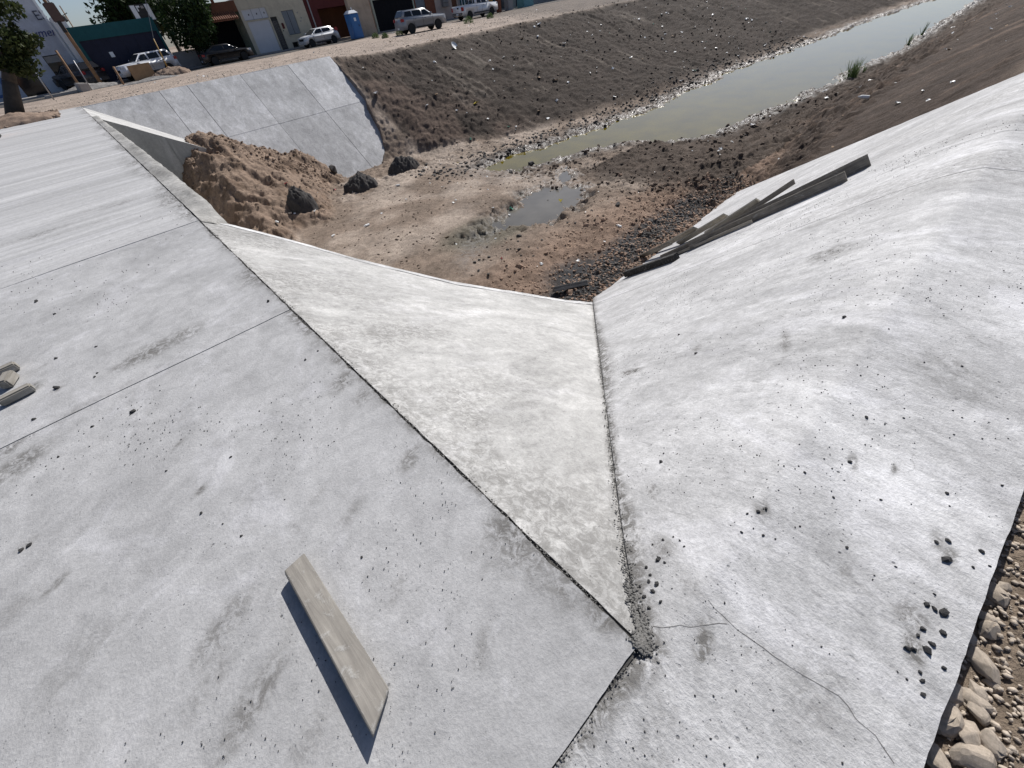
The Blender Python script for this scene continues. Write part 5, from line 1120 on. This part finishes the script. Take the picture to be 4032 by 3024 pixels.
for k, (x, y, r) in enumerate(st):
    p = on_bed(1600 + x / 1.7015, 600 + y / 1.7015); s = r * .88 / 1.7015 / 1548 * (p - EYE_P).length
    red = k > 34; lb = ('dark stone standing in or by the shallow puddle', 'stones round the puddle') if not red else ('large reddish stone in the rubble on the canal bed', 'large stones of the rubble')
    put(RK['stone_red' if red else 'stone_dark'][k % 6], 'stone', p + Vector((0, 0, s * .3)), s, lb[0], 'stone', lb[1])
def strew(n, sfun, ok=None):
    P = []
    while len(P) < n:
        q = np.array([sfun() for _ in range(n)]); z = terrain(q[:, 0], q[:, 1]); k = np.ones(len(q), bool) if ok is None else ok(q, z)
        P += list(np.concatenate([q, z[:, None]], 1)[k])
    return np.array(P[:n])
def rub(): s = random.uniform(5.0, 18.5); return (s, 5.3 + (s - 7) * .07 + abs(random.gauss(0, 1.5)))
P = strew(140, rub)
for k, p in enumerate(P): put(RK['stone_red'][k % 6], 'stone', Vector(p) + Vector((0, 0, .02)), random.uniform(.055, .11), 'reddish stone in the rubble ' + ('near the apron lip' if p[0] < 8.5 else 'in front of the board pile' if p[0] < 11.5 else 'right of the puddle' if p[0] < 14.5 else 'near the open water') + (', close to the black gravel' if p[1] < 7 + (p[0] - 7) * .07 else ', towards the mud'), 'stone', 'stones of the rubble strip')
P = strew(5200, rub); scatter('rubble', RK['stone_red'], P, RNG.choice([.018, .025, .035, .055], len(P)), MAT['stone_red'])
def blk(): s = random.uniform(6.8, 19); return (s, 5.9 + (s - 8) * .08 + random.gauss(.2, .35))
P = strew(3200, blk); scatter('black_gravel', RK['stone_dark'], P, RNG.choice([.02, .03, .045, .06], len(P)), MAT['stone_dark'])
P = strew(1500, lambda: (random.uniform(3.5, 20), random.uniform(8.5, 27.5)), lambda q, z: (z > -5.15) & (fbm(q[:, 0] * .8, q[:, 1] * .8, 3, 251) > RNG.uniform(-.4, .4, len(q)))); scatter('mud_clods', RK['mud_clod'], P, RNG.choice([.015, .025, .035, .06], len(P)), MAT['mud_clod'])
P = strew(800, lambda: (random.uniform(14, 36), random.uniform(7.5, 17)), lambda q, z: z > -5.15); scatter('mud_clods', RK['mud_clod'], P, RNG.choice([.03, .05, .07, .13], len(P)), MAT['mud_clod'])
def shore(): s = random.uniform(12, 60); return (s, np.interp(s, L_S, L_N) + random.gauss(1.0, 1.0))
P = strew(1500, shore, lambda q, z: z > -5.35); scatter('shore_stones', RK['stone_dark'], P, RNG.choice([.04, .06, .09, .14], len(P)), MAT['stone_dark'])
P = strew(3200, lambda: (random.uniform(1.0, 9.5), random.uniform(13, 33)), lambda q, z: (z > -4.9) & (z < z_far(q[:, 1]) + 3)); P = P[(P[:, 1] < 29) | (P[:, 2] > z_far(P[:, 1]) + .02)]
M_('heap_clod', (.21, .155, .118), .95, .3, 5, spec=.1); scatter('heap_clods', RK['mud_clod'], P, RNG.choice([.02, .03, .05, .09], len(P)), MAT['heap_clod'])
P = strew(1300, lambda: (random.uniform(15.8, 60), random.uniform(19, 36)), lambda q, z: z > -5.1); scatter('bank_clods', RK['mud_clod'], P, RNG.choice([.03, .05, .07, .12], len(P)), MAT['mud_clod'])
P = strew(1500, lambda: (random.uniform(-3, 42), CREST_N + .4 + abs(random.gauss(0, 5))), lambda q, z: (q[:, 0] > .8) | (q[:, 1] > 37)); scatter('roadside_stones', RK['stone_buff'], P, RNG.choice([.02, .03, .045, .07], len(P)), MAT['stone_buff'])
P = strew(500, lambda: (random.uniform(-3.9, -.6), random.uniform(32.4, 37.6))); P[:, 2] = np.maximum(P[:, 2], .0) + .02; scatter('rubble_pieces', RK['stone_buff'], P, RNG.choice([.03, .05, .08, .12], len(P)), MAT['rubble_earth'])

# litter
def scrap_mesh(name, seed, m):
    r = random.Random(seed); V = [((i - 1) * .5 + r.uniform(-.15, .15), (j - 1) * .5 + r.uniform(-.15, .15), r.uniform(-.28, .28)) for i in range(3) for j in range(3)]
    V += [(x * .96, y * .96, z - .05) for x, y, z in V]; F = []
    for i in range(2):
        for j in range(2): a = i * 3 + j; F += [(a, a + 3, a + 4, a + 1), (9 + a + 1, 9 + a + 4, 9 + a + 3, 9 + a)]
    ring = [0, 1, 2, 5, 8, 7, 6, 3]; F += [(ring[(i + 1) % 8], ring[i], 9 + ring[i], 9 + ring[(i + 1) % 8]) for i in range(8)]
    return MB().add(V, F).mesh(name, m)
SCR = [scrap_mesh('scrap', 20 + i, MAT['litter_white']) for i in range(5)] + [scrap_mesh('scrap', 40 + i, MAT[k]) for i, k in enumerate(('litter_grey', 'litter_green', 'card', 'litter_yellow'))]
def bank_pt(px, py):
    d = ray(px, py); t = np.linspace(8, 90, 900); X = d.x * t; Y = d.y * t; Z = EYE + d.z * t; h = terrain(X, Y); k = np.argmax(Z < h); return Vector((X[k], Y[k], h[k]))
def lit(px, py, r, m, name, label, cat='litter', me=None, z=.03):
    p = bank_pt(px, py); s = r / 1548 * p.length; o = put(me or scrap_mesh(name, int(px), MAT[m]), name, p + Vector((0, 0, z)), (s, s, s), label, cat); return o
disc = MB().lathe([(.02, 0), (.7, .06), (1, .25), (.98, .28), (.65, .12), (.02, .06)], 16).mesh('bowl', MAT['litter_white'])
o = lit(1790, 192, 11, '', 'bowl', 'round white bowl lying high on the dark dirt bank', 'bowl', disc, .1); o.rotation_euler = (.9, .3, 0)
lit(2124, 100, 10, 'litter_white', 'plastic_bag', 'bright white bag just below the crest of the dirt bank', 'bag', z=.12)
lit(1482, 374, 13, 'litter_white', 'plastic_bag', 'white bag beside the broken edge of the concrete panels', 'bag', z=.15)
lit(1872, 412, 14, 'litter_yellow', 'rag', 'yellow rag low on the dirt bank', 'rag', z=.08)
lit(2200, 803, 24, 'litter_yellow', 'plastic_bag', 'pale yellow crumpled bag lying in the puddle', 'bag', z=.05)
lit(2015, 832, 13, 'litter_green', 'plastic_bag', 'pale green plastic bag at the left edge of the puddle', 'bag', z=.05)
lit(2007, 853, 9, 'litter_white', 'cup', 'white cup next to the green bag in the puddle', 'cup', z=.04)
lit(1977, 1025, 7, 'litter_red', 'can', 'red can among the stones near the apron lip', 'can', z=.04)
lit(1744, 737, 9, 'litter_white', 'plastic_bag', 'flat white bag on the dry mud left of the puddle', 'bag', z=.03)
lit(2276, 1032, 11, 'litter_white', 'plastic_bag', 'crumpled clear bag on the rubble strip', 'bag', z=.05)
lit(1760, 935, 16, 'card', 'cardboard', 'torn pale cardboard on the mud left of the puddle', 'cardboard', z=.03)
lit(2965, 500, 10, 'litter_white', 'plastic_bag', 'white bag standing at the near water edge', 'bag', z=.1)
bot = MB().lathe([(.28, 0), (.30, .1), (.30, 1.2), (.12, 1.55), (.12, 1.75)], 10).mesh('bottle', MAT['litter_white'])
for px, r, lb in (((2446, 902), 13, 'white plastic bottle on the rubble beside the black gravel'), ((1455, 887), 13, 'white bottle lying on the mud below the earth heap'), ((1093, 884), 12, 'red and white bottle at the foot of the earth heap'), ((1308, 935), 9, 'grey bottle standing on the open mud'), ((1575, 732), 9, 'clear bottle near the black mud heap'), ((3420, 388), 14, 'pale bottle on the right hand mud bank')):
    o = lit(px[0], px[1], r, '', 'bottle', lb, 'bottle', bot, .03); o.rotation_euler = (1.5, .1, random.uniform(0, 6))
for px, r, lb in (((1146, 848), 9, 'white cup standing at the foot of the earth heap'), ((1163, 845), 6, 'small white cup beside the bigger one'), ((1242, 837), 8, 'white lump of foam on the mud'), ((1143, 802), 10, 'white torn bag below the black lump'), ((1128, 725), 8, 'red wrapper on the earth heap slope'), ((1322, 750), 7, 'red wrapper beside the middle mud heap')):
    lit(px[0], px[1], r, 'litter_red' if lb.startswith('red') else 'litter_white', 'wrapper' if 'wrapper' in lb else 'cup', lb, 'litter', z=.04)
def fb(): s = 17 + 45 * random.random() ** .8; return (s, random.uniform(np.interp(s, L_S, L_N) + .8, CREST_N - .055 * (s - 16) - .3))
P = strew(175, fb, lambda q, z: z > -5.12)
COLN = {'litter_white': 'small white', 'litter_grey': 'small grey', 'litter_green': 'small greenish', 'card': 'small brown card', 'litter_yellow': 'small yellow'}
for k, p in enumerate(P): me_ = SCR[random.choice((0, 1, 2, 3, 4, 0, 1, 2, 3, 4, 5, 6, 7))]; put(me_, 'litter_scrap', Vector(p) + Vector((0, 0, .05)), random.choice((.05, .07, .09, .13, .18)) * (1 + .006 * p[0]), COLN[me_.materials[0].name] + ' litter scrap ' + ('high' if p[1] > 31 else 'low' if p[1] < 24 else 'midway') + (' on the dirt bank near the concrete panels' if p[0] < 24 else ' on the dirt bank below the vehicles' if p[0] < 36 else ' on the far right of the dirt bank'), 'litter', 'litter on the far dirt bank')
P = strew(70, lambda: (random.uniform(18, 60), random.uniform(1.5, 11)), lambda q, z: z > -5.1)
for k, p in enumerate(P): me_ = SCR[random.choice((0, 1, 2, 3, 5, 7))]; put(me_, 'litter_scrap', Vector(p) + Vector((0, 0, .04)), random.choice((.06, .08, .12, .2)), COLN[me_.materials[0].name] + ' scrap right of the water ' + ('near the boards' if p[0] < 27 else 'beside the reeds' if p[0] < 46 else 'far up the canal') + (', high on the bank' if p[1] < 5 else ''), 'litter', 'litter on the near mud bank')
P = strew(70, lambda: (random.uniform(.5, 45), random.uniform(36.6, 52)), lambda q, z: (q[:, 0] > 1))
for k, p in enumerate(P): me_ = SCR[random.choice((0, 1, 2, 5, 7))]; put(me_, 'litter_scrap', Vector(p) + Vector((0, 0, .05)), random.choice((.06, .09, .14)), COLN[me_.materials[0].name] + ' scrap on the roadside dirt ' + ('above the concrete panels' if p[0] < 16 else 'in front of the hatchback' if p[0] < 27 else 'around the silver SUV' if p[0] < 36 else 'around the pickup'), 'litter', 'litter along the road')
P = strew(60, lambda: (random.uniform(7, 20), random.uniform(7, 26)), lambda q, z: z > -5.1)
for k, p in enumerate(P): me_ = SCR[random.choice((0, 1, 2, 5, 7))]; put(me_, 'litter_scrap', Vector(p) + Vector((0, 0, .03)), random.choice((.04, .05, .07, .1)), COLN[me_.materials[0].name] + ' scrap on the canal bed ' + ('left of the puddle' if p[1] > 14 and p[0] < 13 else 'below the dirt bank' if p[1] > 14 else 'among the rubble' if p[1] < 9.5 else 'round the puddle'), 'litter', 'litter on the canal bed')
p = bank_pt(2085, 575)
# reed tufts at the water
for k, (px, h, lb) in enumerate((((3352, 312), 1.25, 'tall green reed tuft at the right edge of the water'), ((3395, 292), .6, 'small reed shoot beside the tall tuft'), ((3575, 178), .9, 'single dark reed farther along the water edge'), ((3628, 140), .9, 'farthest reed at the right edge of the water'))):
    p = at(*px, -5.12); r = np.random.default_rng(350 + k); n = (110, 22, 22, 22)[k]
    B = np.concatenate([r.normal(0, .16 if k == 0 else .05, (n, 2)), np.zeros((n, 1)) - .1], 1); T = B + np.concatenate([r.normal(0, .22 if k == 0 else .1, (n, 2)), r.uniform(.55, 1.05, (n, 1)) * h], 1)
    sd = np.concatenate([r.normal(0, 1, (n, 2)), np.zeros((n, 1))], 1); sd *= (.022 / np.linalg.norm(sd, axis=1))[:, None]
    o = link('reed', np_mesh('reed', np.stack([B - sd, B + sd, T + sd * .3, T - sd * .3], 1).reshape(-1, 3), np.arange(4 * n).reshape(n, 4)), LF_L); o.location = (p.x, p.y, tz(p.x, p.y) if tz(p.x, p.y) > -5.3 else -5.2); tag(o, lb, 'reed', 'reeds at the water edge')
